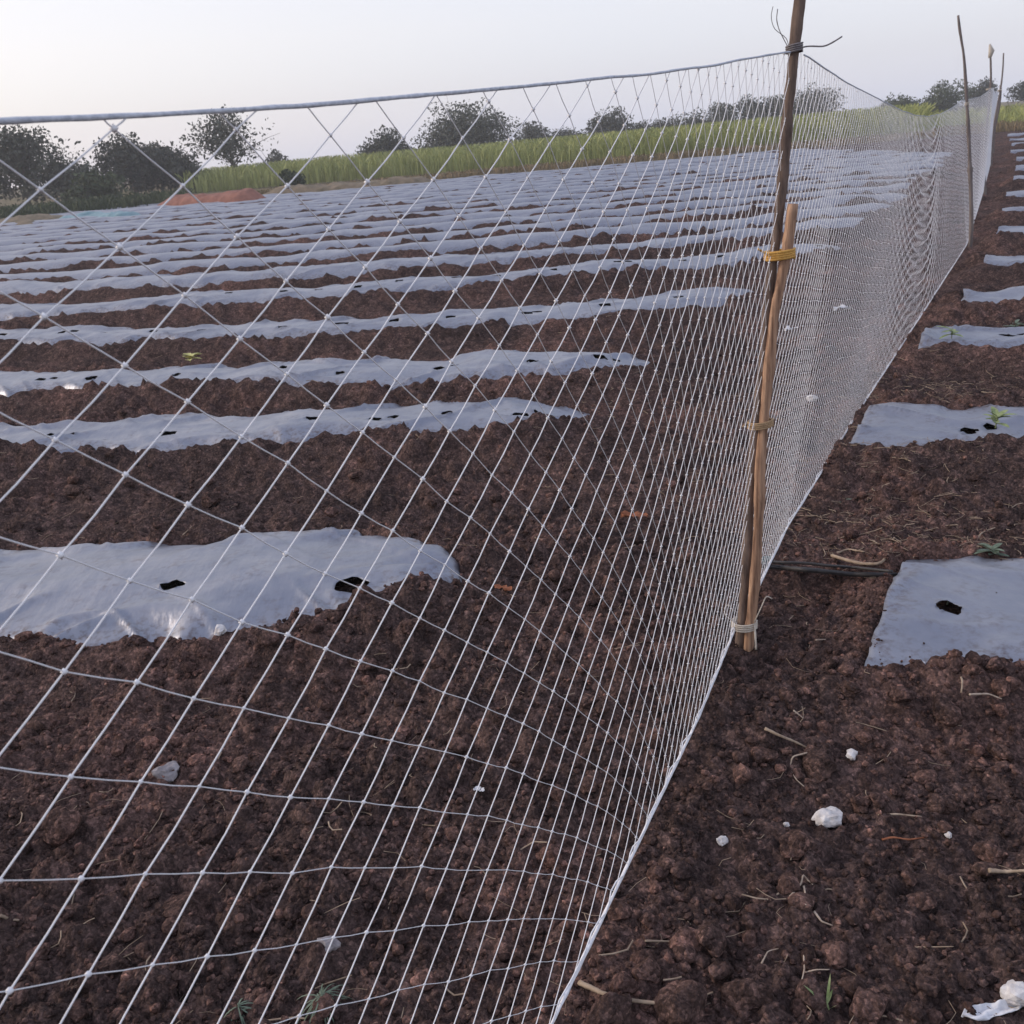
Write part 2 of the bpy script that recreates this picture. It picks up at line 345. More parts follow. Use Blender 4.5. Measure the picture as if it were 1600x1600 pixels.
def hole_list(b):
    out_ = []; r = random.Random(b.seed * 13 + 5)
    if b.seed == 1: return [(-1.22, -0.10, 0.040, 0.036), (-0.575, -0.135, 0.054, 0.052), (-2.0, 0.02, 0.04, 0.035), (-2.7, -0.02, 0.04, 0.035)]
    if b.seed == 40: return [(1.275, -0.065, 0.037, 0.036), (1.98, -0.1, 0.04, 0.036), (2.6, -0.1, 0.04, 0.036)]
    x = (b.end - 0.35) if b.side == 'L' else (b.end + 0.45)
    while abs(x - b.end) < 7.5:
        out_.append((x + r.uniform(-.06, .06), r.uniform(-0.12, 0.0), r.uniform(.03, .05), r.uniform(.028, .04)))
        if r.random() < 0.35: out_.append((out_[-1][0] + 0.10, out_[-1][1] + 0.03, 0.028, 0.02))
        x += (-1 if b.side == 'L' else 1) * r.uniform(0.38, 0.75)
    return out_
HOLES = {id(b): (hole_list(b) if b.seed < 6 or 40 <= b.seed < 45 else []) for b in BEDS}

FAR = np.array([(-60, 44), (-20, 42), (-3.9, 41), (6, 43.5), (9, 44.5), (22, 47), (60, 50)])
def ground_z(x, y, crumbs=True, want=False):
    x = np.asarray(x, float); y = np.asarray(y, float)
    base = 0.05 * fbm(x * 0.45, y * 0.45, 70, 3) + 0.03 * fbm(x * 2.2, y * 2.2, 75, 3)
    base = base - 0.02
    S = np.zeros_like(x); D = np.full_like(x, -9.0); Ff = np.full_like(x, -9.0)
    for b in BEDS:
        ym = bed_y(b, x); sel = np.abs(y - ym) < 1.0
        sel &= (x < b.end + 0.9) if b.side == 'L' else (x > b.end - 0.7)
        if not sel.any(): continue
        xs = x[sel]; ys = y[sel]
        F, d, v, e, av = bed_fields(b, xs, ys)
        bank = np.where(d > 0, -0.022 - 0.02 * sst(0, 0.05, d), 0) + np.where(d <= 0, 0.032 * sst(0.012, -0.05, d) - 0.022 * sst(-0.06, 0.012, d), 0) * sst(0.75, 0.45, av)
        if not b.round: bank = np.where((e < 0.02) & (av < b.w - 0.03), -0.03, bank)
        for (hx, hv, ru, rv) in HOLES[id(b)]:
            q = ((xs - hx) / (ru * 1.9)) ** 2 + ((v - hv) / (rv * 1.9)) ** 2
            bank = np.where(q < 1, np.minimum(bank, -0.05 * (1 - q * q) - 0.02), bank)
        z = F + bank
        old = S[sel]; S[sel] = np.where(np.abs(z) > np.abs(old), np.where(F > 0.003, np.maximum(z, old), np.where(old == 0, z, old)), old)
        D[sel] = np.maximum(D[sel], d); Ff[sel] = np.maximum(Ff[sel], F)
    rough = sst(0.0, -0.035, D)
    Z = base * sst(0.02, -0.5, D) + S
    if crumbs:
        dist = np.hypot(x, y)
        k1 = domes(x * 9, y * 9, 21, 0.2, 0.55); k2 = domes(x * 22 + 3, y * 22, 31, 0.25, 0.6); k3 = domes(x * 48, y * 48 + 1, 37, 0.3, 0.6)
        amp = 0.35 + 0.9 * np.clip(vn(x * 1.4, y * 1.4, 90) + 0.5, 0, 1)
        cr = 0.10 * k1 * sst(0.05, 0.4, vn(x * 1.9, y * 1.9, 91) + 0.18) + 0.042 * k2 * amp + 0.022 * k3 + 0.04 * fbm(x * 6, y * 6, 95, 3)
        Z = Z + cr * rough * (1 - 0.6 * sst(25, 60, dist))
    return (Z, D, Ff) if want else Z

# ------------------------------------------------------------------ ground sheet
def build_ground():
    cy = -1.2
    rings = [0.55]
    while rings[-1] < 260:
        r = rings[-1]
        dr = 0.03 if r < 1.7 else 0.0100 if r < 5.0 else min(0.0100 + (r - 5.0) * 0.0060, 0.28) if r < 48 else 0.05 * r
        rings.append(r + dr)
    r = np.array(rings); na = 540
    a = np.radians(np.linspace(-52, 52, na))
    rr, aa = np.meshgrid(r, a, indexing='ij'); x = rr * np.sin(aa); y = cy + rr * np.cos(aa)
    xf = x.ravel(); yf = y.ravel(); Z = np.zeros_like(xf); near = rr.ravel() < 60
    Z[near] = ground_z(xf[near], yf[near])
    fy = np.interp(xf, FAR[:, 0], FAR[:, 1])
    far = sst(2, 40, yf - fy); Z += far * 0.25 * fbm(xf * 0.05, yf * 0.05, 60, 3) * 2
    field = sst(0.6, -0.6, yf - fy + 2.0 * vn(xf * 0.3, yf * 0.3, 66))
    i, j = np.meshgrid(np.arange(len(r) - 1), np.arange(na - 1), indexing='ij'); q = i * na + j
    F = np.stack([q, q + 1, q + na + 1, q + na], -1)[..., ::-1].reshape(-1, 4)
    # a plain apron all round, for the light and for other views
    o = mesh_np('ground', np.stack([xf, yf, Z], 1), F, 4, M['ground'], True, attrs={'field': field})
    o['kind'] = 'structure'
    ap = []
    th = np.radians(np.linspace(52, 308, 60)); n0 = 60
    rr2 = np.array([0.55, 2, 6, 20, 60, 150, 270])
    R2, T2 = np.meshgrid(rr2, th, indexing='ij'); X = R2 * np.sin(T2); Y = cy + R2 * np.cos(T2)
    i, j = np.meshgrid(np.arange(len(rr2) - 1), np.arange(n0 - 1), indexing='ij'); q = i * n0 + j
    F = np.stack([q, q + n0, q + n0 + 1, q + 1], -1).reshape(-1, 4)
    o2 = mesh_np('ground', np.stack([X.ravel(), Y.ravel(), np.full(X.size, -0.01)], 1), F, 4, M['ground'], True, attrs={'field': np.ones(X.size)})
    o2['kind'] = 'structure'
build_ground()

# ------------------------------------------------------------------ mulch films
def build_film(b, idx):
    ext = 0.10
    if b.side == 'L':
        ym = float(bed_y(b, np.array([b.end]))[0]); x_lo = -(0.66 * (ym + 1.0) + 0.9); x_hi = b.end + 0.02
    else:
        ym = float(bed_y(b, np.array([b.end]))[0]); x_lo = b.end; x_hi = 0.68 * ym + 2.2
    dist = ym
    du = 0.013 if dist < 4 else 0.02 if dist < 7 else 0.04 if dist < 14 else 0.11
    dv = 0.010 if dist < 4 else 0.02 if dist < 7 else 0.035 if dist < 14 else 0.07
    us = np.arange(x_lo, x_hi + du, du); half = b.w + b.wn * 1.2 + ext; vs = np.arange(-half, half + dv, dv)
    U, Vv = np.meshgrid(us, vs, indexing='ij')
    if b.side == 'R': U = U + b.cut * Vv * np.clip(1 - (U - x_lo) / 0.4, 0, 1) + 0.012 * fbm(Vv * 9, Vv * 0 + idx, 7, 3) * np.clip(1 - (U - x_lo) / 0.1, 0, 1)
    else: U = np.minimum(U, b.end + 0.02)
    sl = bed_slope(b, U); k = np.sqrt(1 + sl * sl)
    X = U; Y = bed_y(b, U) + Vv * k
    F, d, v, e, av = bed_fields(b, X.ravel(), Y.ravel()); F = F.reshape(U.shape); d = d.reshape(U.shape)
    near = dist < 14
    wr = 0.006 * fbm(X * 5, Vv * 9, 120 + idx, 3) + 0.010 * sst(0.14, 0.0, d) * fbm(X * 10, Vv * 5, 130 + idx, 3)
    rid = np.abs(vn(X * 3.3 + Vv * 2.2, Vv * 1.5 + X * 0.4, 140 + idx)); wr = wr + 0.010 * sst(0.10, 0.0, rid) * (0.3 + sst(0.2, 0, d))
    fold = np.abs(vn(X * 2.3 - Vv * 2.6, Vv * 2.0 + X * 0.7, 150 + idx)); fold2 = np.abs(vn(X * 4.1 + Vv * 3.4, Vv * 2.6 - X * 0.8, 160 + idx))
    wr = wr + (0.022 * sst(0.16, 0.0, fold) + 0.012 * sst(0.12, 0.0, fold2)) * (0.35 + 0.9 * sst(0.30, 0.05, d)) + 0.03 * fbm(X * 1.6, Vv * 1.6, 170 + idx, 2) * sst(-0.05, 0.1, d)
    Z = F + 0.006 + (np.maximum(wr, -0.006) if near else wr * 0.5)
    if b.seed == 40: Z = F + 0.006 + np.maximum(wr, -0.008) * 0.4
    Z = Z - 0.045 * sst(-0.015, -0.08, d)
    keep = np.ones(U.shape, bool); Xn, Yn = X.copy(), Y.copy()
    for (hx, hv, ru, rv) in HOLES[id(b)]:
        ang = np.arctan2((Vv - hv) / rv, (U - hx) / ru); q = np.hypot((U - hx) / ru, (Vv - hv) / rv)
        edge = 1 + 0.13 * np.sin(ang * 2 + hx * 9) + 0.09 * np.sin(ang * 5 + hx * 31)
        q = q / edge
        keep &= q > 0.62
        s = (q > 0.30) & (q < 1.0)
        t = np.where(s, 1.0 / np.maximum(q, 1e-6), 1)
        Xn = np.where(s, hx + (U - hx) * t, Xn); newv = np.where(s, hv + (Vv - hv) * t, 0)
        Yn = np.where(s, bed_y(b, Xn) + newv * k, Yn)
        Z = np.where(q < 1.6, Z + 0.006 * np.sin(ang * 3 + hx * 7) * np.clip(1.6 - q, 0, 1) + 0.004 * np.clip(1.6 - q, 0, 1), Z)
    nu, nv = U.shape; i, j = np.meshgrid(np.arange(nu - 1), np.arange(nv - 1), indexing='ij'); q = i * nv + j
    ok = keep[:-1, :-1] & keep[1:, :-1] & keep[:-1, 1:] & keep[1:, 1:]
    fd = (d[:-1, :-1] > -0.12) | (d[1:, 1:] > -0.12); ok &= fd
    Fq = np.stack([q, q + nv, q + nv + 1, q + 1], -1)[ok]
    used = np.unique(Fq); remap = np.full(nu * nv, -1); remap[used] = np.arange(len(used)); Fq = remap[Fq]
    V = np.stack([Xn.ravel(), Yn.ravel(), Z.ravel()], 1)[used]
    edge = sst(0.12, 0.0, d).ravel()[used]
    c = V.mean(0); c[2] = 0
    o = mesh_np('mulch_film', V, Fq, 4, M['film'], True, attrs={'edge': edge}, loc=c)
    if dist < 9:
        md = o.modifiers.new('thickness', 'SOLIDIFY'); md.thickness = 0.0012; md.offset = -1
    return o
LF = {1: 'broad silver plastic mulch sheet ending in a tongue with two dark holes, inside the net',
      2: 'second silver mulch sheet inside the net, narrow and torn, behind the broad tongued one',
      3: 'third silver mulch sheet inside the net, long even strip tapering beside the net',
      4: 'fourth silver mulch sheet inside the net, reaching behind the lashed bamboo post',
      5: 'fifth silver mulch sheet inside the net, reaching just past the lashed bamboo post'}
LR = {40: 'smooth blue-grey plastic mulch sheet with straight cut end by the black pipe',
      41: 'second mulch sheet outside the net, with a seedling sprouting from its hole',
      42: 'third mulch sheet outside the net, short pale blue end with soil heaped over',
      43: 'fourth mulch sheet outside the net, thin and half buried in soil',
      44: 'fifth mulch sheet outside the net, ending close to the slim curved pole'}
for i, b in enumerate(BEDS):
    o = build_film(b, i)
    if b.seed in LF: tag(o, LF[b.seed], 'mulch sheet', 'mulch sheets inside the net')
    elif b.seed in LR: tag(o, LR[b.seed], 'mulch sheet', 'mulch sheets outside the net')
    elif b.side == 'L': tag(o, 'thin strip of grey mulch sheet among the far beds inside the net', 'mulch sheet', 'far mulch strips inside the net')
    else: tag(o, 'thin strip of grey mulch sheet among the far beds outside the net', 'mulch sheet', 'far mulch strips outside the net')

# ------------------------------------------------------------------ soil clods
def ico(sub):
    bpy_me = bpy.data.meshes.new('tmp'); import bmesh
    bm = bmesh.new(); bmesh.ops.create_icosphere(bm, subdivisions=sub, radius=1.0); bm.to_mesh(bpy_me); bm.free()
    V = np.array([v.co[:] for v in bpy_me.vertices]); F = np.array([p.vertices[:] for p in bpy_me.polygons]); bpy.data.meshes.remove(bpy_me)
    return V, F
I1, I2, I3 = ico(1), ico(2), ico(3)
def lumpy(V, seed, amp=0.28):
    r = np.random.default_rng(seed); out_ = np.ones(len(V))
    for k in range(5):
        d = r.normal(size=3); d /= np.linalg.norm(d); out_ += amp * 0.55 * np.sin((V @ d) * (1.5 + 1.1 * k) + r.random() * 6) / (1 + 0.4 * k)
    for k in range(4):                          # flattened facets
        d = r.normal(size=3); d /= np.linalg.norm(d); h = 0.62 + 0.25 * r.random(); q = V @ d
        out_ = np.where(q * out_ > h, h / np.maximum(q, 1e-3), out_)
    return V * out_[:, None]
VAR1 = [lumpy(I1[0], 100 + k) for k in range(12)]; VAR2 = [lumpy(I2[0], 200 + k) for k in range(16)]
def rotm(a, b, c):
    ca, sa, cb, sb, cc_, sc = np.cos(a), np.sin(a), np.cos(b), np.sin(b), np.cos(c), np.sin(c)
    return np.stack([np.stack([ca * cb, ca * sb * sc - sa * cc_, ca * sb * cc_ + sa * sc], -1),
                     np.stack([sa * cb, sa * sb * sc + ca * cc_, sa * sb * cc_ - ca * sc], -1), np.stack([-sb, cb * sc, cb * cc_], -1)], -2)
STONE_PX = ((1290, 1278), (1329, 1188), (1481, 1319), (1128, 1316), (1588, 1566), (348, 1012), (516, 1478), (265, 1215))
def scatter(nm, n, rlo, rhi, slo, shi, var, faces, label, power=1.0):
    a = np.radians(rng.uniform(-47, 47, n)); u = rng.random(n) ** power; r = rlo * (rhi / rlo) ** u
    x = r * np.sin(a); y = -0.6 + r * np.cos(a)
    Z, D, Ff = ground_z(x, y, True, True)
    dens = 0.35 + 1.3 * (vn(x * 1.1, y * 1.1, 303) + 0.5)
    ok = ((D < -0.005) & (rng.random(n) < dens)) | ((D < 0.03) & (D > -0.05) & (rng.random(n) < 0.8)) | ((D >= 0) & (rng.random(n) < 0.012))
    for (px, py) in STONE_PX:                     # nothing lies on top of the stones
        g = gnd(px, py, 0.03); ok &= np.hypot(x - g[0], y - g[1]) > 0.055
        ok &= ~((np.abs(x - g[0] * 0.97) < 0.05) & (y < g[1]) & (y > g[1] - 0.10))
    x, y, Z, D, Ff = x[ok], y[ok], Z[ok], D[ok], Ff[ok]; n = len(x)
    s = slo * (shi / slo) ** (rng.random(n) ** 2.2)
    zb = np.where(D > 0, Ff + 0.004, Z); s = np.where(D > 0, s * 0.6, s)
    rot = rotm(*(rng.random((3, n)) * 6.28)); k = rng.integers(0, len(var), n); base = np.stack(var)
    sc = np.stack([1 + 0.35 * (rng.random(n) - .5), 1 + 0.35 * (rng.random(n) - .5), np.full(n, 0.8)], -1)
    V = base[k]; V = np.einsum('nij,nvj->nvi', rot, V) * (s[:, None] * sc)[:, None, :] + np.stack([x, y, zb + s * 0.3], -1)[:, None, :]
    nv = V.shape[1]; F = faces[None] + (np.arange(n) * nv)[:, None, None]
    tint = np.repeat(rng.random(n), nv)
    o = mesh_np(nm, V.reshape(-1, 3), F.reshape(-1, 3), 3, M['clod'], False, attrs={'tint': tint}); o['kind'] = 'stuff'
    o['label'] = label; o['category'] = 'soil'
scatter('soil_clods', 3600, 1.1, 7.0, 0.009, 0.030, VAR2, I2[1], 'loose dark brown clods lying over the tilled soil', 0.75)
scatter('soil_crumbs', 27000, 1.2, 4.4, 0.0042, 0.0135, VAR1, I1[1], 'fine dark brown crumbs covering the tilled soil', 0.7)

# ------------------------------------------------------------------ the net
A_ = np.array([0.0555, -0.0455]); B_ = np.array([0.0722, 0.0372]); K0 = np.array([-0.784, 1.055])
P1B = gnd(1157, 1022); P2B = gnd(1514, 392)
def pole_pt(px, py): return facing(px, py, P1B)
P1T = pole_pt(1241, 76); P2T = facing(1503, 158, P2B)
S1 = float(np.interp(2.54, FEN[:, 1], FS)); S2 = float(np.interp(10.2, FEN[:, 1], FS)); S3 = float(np.interp(16.4, FEN[:, 1], FS)); S4 = float(np.interp(23.0, FEN[:, 1], FS)); S5 = FS[-1]
SWAG = float(np.interp(6.7, FEN[:, 1], FS))
sT = [-1.45, -0.65, -0.25, 0.13, 0.67]; hT = [1.535, 1.535, 1.545, 1.562, 1.585]
# top line as (s, offset to the camera's side, height)
def off_of(P):
    s = np.interp(P[1], FEN[:, 1], FS); x, y = fence_xy(s); return P[0] - float(x)
o1 = off_of(P1T); o2 = off_of(P2T)
TOP = [(-1.45, 0, 1.535), (-0.65, 0, 1.535), (-0.25, o1 * .08, 1.545), (0.13, o1 * .25, 1.56), (0.67, o1 * .55, 1.585), (S1, o1, P1T[2])]
for (px, py) in ((1290, 108), (1330, 132), (1370, 153), (1405, 171), (1430, 180), (1452, 182), (1472, 177), (1490, 167)):
    # the bay's upright plane between the two posts
    pa, pb = P1T, P2T; nrm = np.array([pb[1] - pa[1], -(pb[0] - pa[0]), 0]); d = ray(px, py); q = CAM + d * (np.dot(pa - CAM, nrm) / np.dot(d, nrm))
    s = float(np.interp(q[1], FEN[:, 1], FS)); TOP.append((s, off_of(q), q[2]))
TOP += [(S2, o2, P2T[2]), ((S2 + S3) / 2, o2 * .5, 1.50), (S3, 0, 1.62), ((S3 + S4) / 2, 0, 1.53), (S4, 0, 1.62), ((S4 + S5) / 2, 0, 1.55), (S5, 0, 1.6)]
TOP = np.array(sorted(TOP))
def smooth_interp(s, xs, ys):
    return 0.25 * np.interp(s - 0.12, xs, ys) + 0.5 * np.interp(s, xs, ys) + 0.25 * np.interp(s + 0.12, xs, ys)
def top_h(s): return smooth_interp(s, TOP[:, 0], TOP[:, 2])
def top_o(s): return smooth_interp(s, TOP[:, 0], TOP[:, 1])
def bot_h(s): return np.interp(s, [-1.5, 0, 1.0, S1, S1 + .25, 3.6, S2, S2 + .3, S5], [0.05, 0.05, 0.055, 0.10, 0.07, 0.06, 0.07, 0.06, 0.06])
def net_pos(s, h):
    x, y = fence_xy(s); Ht = top_h(s); Hb = bot_h(s); t = np.clip((h - Hb) / (Ht - Hb), 0, 1)
    bulge = 0.05 * np.sin(t * pi) * vn(s * 0.5, s * 0 + 2, 222)
    u = s - SWAG; sw_ = 0.013 * np.sin(2 * pi * (h - 0.10 * (u / 0.8) ** 2) / 0.088) * np.exp(-(u / 1.25) ** 2) * np.sin(t * pi) ** 0.3   # loose swags
    return np.stack([x + top_o(s) * t + bulge + sw_ * 0.88, y - sw_ * 0.47, h], -1)
def sag_h(s, h):                               # courses droop with the top rope
    Ht = top_h(s); ref = np.interp(s, [-1.5, 0.0, S1, S5], [Ht.min() * 0 + 1.535, 1.56, 1.645, 1.62]); return h * (1 + (Ht / ref - 1) * np.clip(h / 1.6, 0, 1))
def build_net():
    smax = S5; NI = int(smax / A_[0] / 1.0) + 60
    ii, jj = np.meshgrid(np.arange(-640, 860), np.arange(-640, 860), indexing='ij')
    s = K0[0] + ii * A_[0] + jj * B_[0]; h = K0[1] + ii * A_[1] + jj * B_[1]
    g = np.linspace(-8, 60, 6800); der = np.interp(g, [-0.5, 0.0, 0.5, 1.0, 2.0, 10.0, 14.0], [1.0, 0.90, 0.74, 0.45, 0.37, 0.40, 0.6]); gs = np.cumsum(der) * (g[1] - g[0]); gs += -0.7 - np.interp(-0.7, g, gs)
    s = np.interp(s, g, gs)
    wob = np.clip((s + 0.2) / 2.0, 0.15, 1) * 0.012
    sw = s + wob * 2 * vn(s * 3, h * 3, 400) + 0.004 * (h2(ii + 500, jj + 500, 9) - .5)
    hw = h + wob * 2 * vn(s * 3, h * 3, 401) + 0.004 * (h2(ii + 500, jj + 500, 10) - .5)
    hs = sag_h(sw, hw)
    Ht = top_h(sw); Hb = bot_h(sw)
    inside = (sw > -3.6) & (sw < smax) & (hs > Hb) & (hs < Ht)
    P = net_pos(sw, np.clip(hs, Hb, Ht))
    mb_v, mb_f, cnt = [], [], 0
    rad = 0.00082
    def segs(di, dj):
        n_i, n_j = ii.shape
        a0 = slice(0, n_i - di), slice(0, n_j - dj); a1 = slice(di, n_i), slice(dj, n_j)
        ok = inside[a0] | inside[a1]
        both = inside[a0] & inside[a1]
        ok &= (sw[a0] > -3.6) & (sw[a1] > -3.6) & (sw[a0] < smax) & (sw[a1] < smax)
        p = P[a0][ok].copy(); q = P[a1][ok].copy()
        # clip against the ropes
        hp = hs[a0][ok]; hq = hs[a1][ok]
        for (lim, sgn) in ((Ht, -1), (Hb, 1)):
            lp = lim[a0][ok]; lq = lim[a1][ok]
            fp = (hp - lp) * sgn; fq = (hq - lq) * sgn
            t = np.where(np.abs(fp - fq) > 1e-9, fp / (fp - fq), 0)
            sp_ = sw[a0][ok]; sq_ = sw[a1][ok]; sc = sp_ + (sq_ - sp_) * t; hc = lp + (lq - lp) * t
            C = net_pos(sc, hc)
            p = np.where((fp < 0)[:, None] & (fq >= 0)[:, None], C, p); q = np.where((fq < 0)[:, None] & (fp >= 0)[:, None], C, q)
        return p, q
    allp, allq = [], []
    rads = []
    for dd_ in ((1, 0), (0, 1)):
        p, q = segs(*dd_); allp.append(p); allq.append(q); rads.append(np.full(len(p), 0.00064 if dd_[0] else 0.00084))
    rad = np.concatenate(rads)
    p = np.vstack(allp); q = np.vstack(allq); n = len(p)
    mid = (p + q) / 2; L = np.linalg.norm(q - p, axis=1)
    mid += (rng.random((n, 3)) - .5) * 0.0012; mid[:, 2] -= 0.0008
    T = q - p; T /= np.linalg.norm(T, axis=1)[:, None] + 1e-12
    Nn = np.array([0.894, -0.447, 0.0]); Aa = np.cross(T, Nn); Aa /= np.linalg.norm(Aa, axis=1)[:, None] + 1e-9; Bb = np.cross(T, Aa)
    nearseg = np.hypot(p[:, 0], p[:, 1]) < 3.6
    VV, FF, base_i = [], [], 0
    for sel, seg, cs in ((nearseg, 4, (p, mid, q)), (~nearseg, 3, (p, q))):
        th = np.arange(seg) / seg * 2 * pi + 0.4; k_ = int(sel.sum()); nr = len(cs)
        V = np.stack([c[sel][:, None, :] + rad[sel][:, None, None] * (Aa[sel][:, None, :] * np.cos(th)[None, :, None] + Bb[sel][:, None, :] * np.sin(th)[None, :, None]) for c in cs], 1).reshape(-1, 3)
        f = np.array([[r * seg + k, r * seg + (k + 1) % seg, r * seg + seg + (k + 1) % seg, r * seg + seg + k] for r in range(nr - 1) for k in range(seg)])
        VV.append(V); FF.append((f[None] + (np.arange(k_) * seg * nr)[:, None, None]).reshape(-1, 4) + base_i); base_i += len(V)
    V = np.vstack(VV); F = np.vstack(FF)
    # knots: small bipyramids drawn as quads
    K = P[inside]; K = K[np.hypot(K[:, 0], K[:, 1]) < 6.5]; m = len(K); o6 = np.array([[1, 0, 0], [0, 1, 0], [-1, 0, 0], [0, -1, 0], [0, 0, 1], [0, 0, -1]]) * 0.0028
    KV = K[:, None, :] + o6[None] * (0.8 + 0.5 * rng.random((m, 1, 1)))
    kf = np.array([[0, 1, 4, 4], [1, 2, 4, 4], [2, 3, 4, 4], [3, 0, 4, 4], [1, 0, 5, 5], [2, 1, 5, 5], [3, 2, 5, 5], [0, 3, 5, 5]])[:, :3]
    root = empty('net_fence', (P1B[0], P1B[1], 0.0))
    o = mesh_np('net_mesh', V.reshape(-1, 3), F.reshape(-1, 4), 4, M['net'], True); o['kind'] = 'stuff'; attach(o, root)
    o = mesh_np('net_knots', KV.reshape(-1, 3), (kf[None] + (np.arange(m) * 6)[:, None, None]).reshape(-1, 3), 3, M['net'], True); o['kind'] = 'stuff'; attach(o, root)
    ss = np.concatenate([np.linspace(-3.6, S1, 180), np.linspace(S1, S2, 120)[1:], np.linspace(S2, S5, 160)[1:]])
    tp = net_pos(ss, top_h(ss)); tp[:, 2] += 0.003 * vn(ss * 6, ss * 0, 77)
    k1 = ss <= S1 + 1e-6
    o = MB().tube(tp[k1], 0.0022, 7, 0.18).build('top_rope', M['rope']); attach(o, root)
    o = MB().tube(tp[~k1], 0.0021, 6, 0.15).build('top_wire', M['rope']); attach(o, root)
    bt = net_pos(ss, bot_h(ss)); bt[:, 2] += 0.006 * vn(ss * 3, ss * 0, 78)
    o = MB().tube(bt, 0.0036 + 0.001 * vn(ss * 9, ss * 0, 79), 7, 0.2).build('bottom_rope', M['white_rope']); attach(o, root)
    # a second selvedge cord laced beside the bottom rope
    b2_ = bt.copy(); b2_[:, 2] += 0.008 + 0.006 * np.sin(ss * 60); b2_[:, 0] += 0.004 * np.cos(ss * 47)
    o = MB().tube(b2_[:360], 0.0016, 5, 0.1).build('lacing_cord', M['white_rope']); attach(o, root)
    tag(root, 'white diamond mesh net fence strung between thin wooden posts', 'net')
    print('net segs', n, 'knots', m)
build_net()

# ------------------------------------------------------------------ posts
def ring_tie(mb, c, r, turns, rad, tilt=0.1, squash=0.75, rise=0.02):
    n = turns * 20; t = np.linspace(0, turns * 2 * pi, n)
    view = np.array([c[0], c[1], 0]); view /= np.linalg.norm(view); side = np.array([view[1], -view[0], 0])
    P = c[None] + r * np.cos(t)[:, None] * side[None] + r * squash * np.sin(t)[:, None] * view[None]
    P[:, 2] += rise * (t / t[-1] - .5) + tilt * r * np.cos(t)
    mb.tube(P, rad, 6, 0.1); return mb
def lashed_post():
    root = empty('fence_post', (P1B[0], P1B[1], 0.0)); view = np.array([P1B[0], P1B[1], 0]); view /= np.linalg.norm(view)
    pp = [(1254, -40), (1250, 0), (1241, 75), (1236, 130), (1231, 175), (1226, 240), (1221, 300), (1214, 370), (1207, 410), (1200, 480), (1193, 560), (1184, 640), (1176, 720), (1170, 800), (1165, 900), (1157, 1000), (1151, 1110)]
    P = spline([pole_pt(*p) for p in pp], 90) + view * 0.006
    t = np.linspace(0, 1, 90); r = 0.0125 + 0.0015 * t + 0.0015 * np.sin(t * 37) + 0.002 * np.exp(-((t - .12) / .01) ** 2) + 0.0035 * np.exp(-((t - .165) / .012) ** 2)
    o = MB().tube(P, r, 10, 0.06).build('pole', M['pole']); attach(o, root)
    sp_ = [(1239, 318), (1235, 350), (1228, 400), (1211, 480), (1203, 560), (1195, 640), (1188, 720), (1186, 800), (1180, 900), (1170, 1000), (1162, 1110)]
    Q = spline([pole_pt(*p) for p in sp_], 70) - view * 0.012
    t = np.linspace(0, 1, 70); r = 0.0125 + 0.003 * t + 0.0012 * np.sin(t * 29)
    for c in (0.28, 0.52, 0.8): r = r + 0.0025 * np.exp(-((t - c) / .012) ** 2)
    o = MB().tube(Q, r, 10, 0.07).build('bamboo_stake', M['stake']); attach(o, root)
    ends = []
    def loose(mb, p0, pts, rad): ends.append((p0, pts, rad))
    def tie_done(mb, mat, label):
        o = attach(mb.build('tie', mat), root); o['label'] = label
        for (p0, pts, rad) in ends:
            MB().tube(spline([p0] + pts, 14), rad, 5, 0.1).build('loose_end', mat, o)
        ends.clear()
    c = pole_pt(1218, 398); mb = MB(); ring_tie(mb, c, 0.036, 4, 0.0042, 0.05, 0.9, 0.022)
    loose(mb, pole_pt(1200, 396) - view * .03, [pole_pt(1190, 390) - view * .03, pole_pt(1184, 386) - view * .04], 0.003)
    tie_done(mb, M['yellow_tie'], 'yellow twine binding stake to pole')
    c = pole_pt(1188, 662); mb = MB(); ring_tie(mb, c, 0.033, 4, 0.0028, 0.1, 0.95, 0.02)
    loose(mb, pole_pt(1173, 662) - view * .03, [pole_pt(1166, 655) - view * .04, pole_pt(1160, 660) - view * .045], 0.0022)
    tie_done(mb, M['jute'], 'jute twine binding lower stake')
    c = pole_pt(1163, 975); mb = MB(); ring_tie(mb, c, 0.036, 4, 0.0026, 0.02, 0.95, 0.026)
    loose(mb, pole_pt(1178, 968) - view * .02, [pole_pt(1184, 950) - view * .04, pole_pt(1192, 935) - view * .03, pole_pt(1197, 925) - view * .02, pole_pt(1206, 931) - view * .02], 0.0018)
    loose(mb, pole_pt(1179, 968) - view * .02, [pole_pt(1180, 985) - view * .04, pole_pt(1181, 1003) - view * .045], 0.0032)
    loose(mb, pole_pt(1146, 966) - view * .02, [pole_pt(1134, 955) - view * .03, pole_pt(1131, 945) - view * .03, pole_pt(1138, 938) - view * .02, pole_pt(1146, 950) - view * .02], 0.0018)
    tie_done(mb, M['string'], 'pale string tying the net foot to the post')
    c = pole_pt(1241, 76); mb = MB(); ring_tie(mb, c, 0.0185, 4, 0.0024, 0.1, 0.95, 0.018)
    loose(mb, c + np.array([.012, 0, 0]), [pole_pt(1262, 72), pole_pt(1288, 73), pole_pt(1302, 66), pole_pt(1316, 57)], 0.0019)
    loose(mb, c - np.array([.012, 0, 0]), [pole_pt(1226, 64), pole_pt(1217, 46), pole_pt(1213, 30), pole_pt(1215, 14)], 0.0011)
    loose(mb, c - np.array([.012, 0, 0]), [pole_pt(1230, 60), pole_pt(1209, 45), pole_pt(1204, 26), pole_pt(1208, 10)], 0.0009)
    tie_done(mb, M['wire'], 'wire tie with long loose ends')
    tag(root, 'brown pole lashed to a split bamboo stake with yellow twine', 'post', 'fence posts')
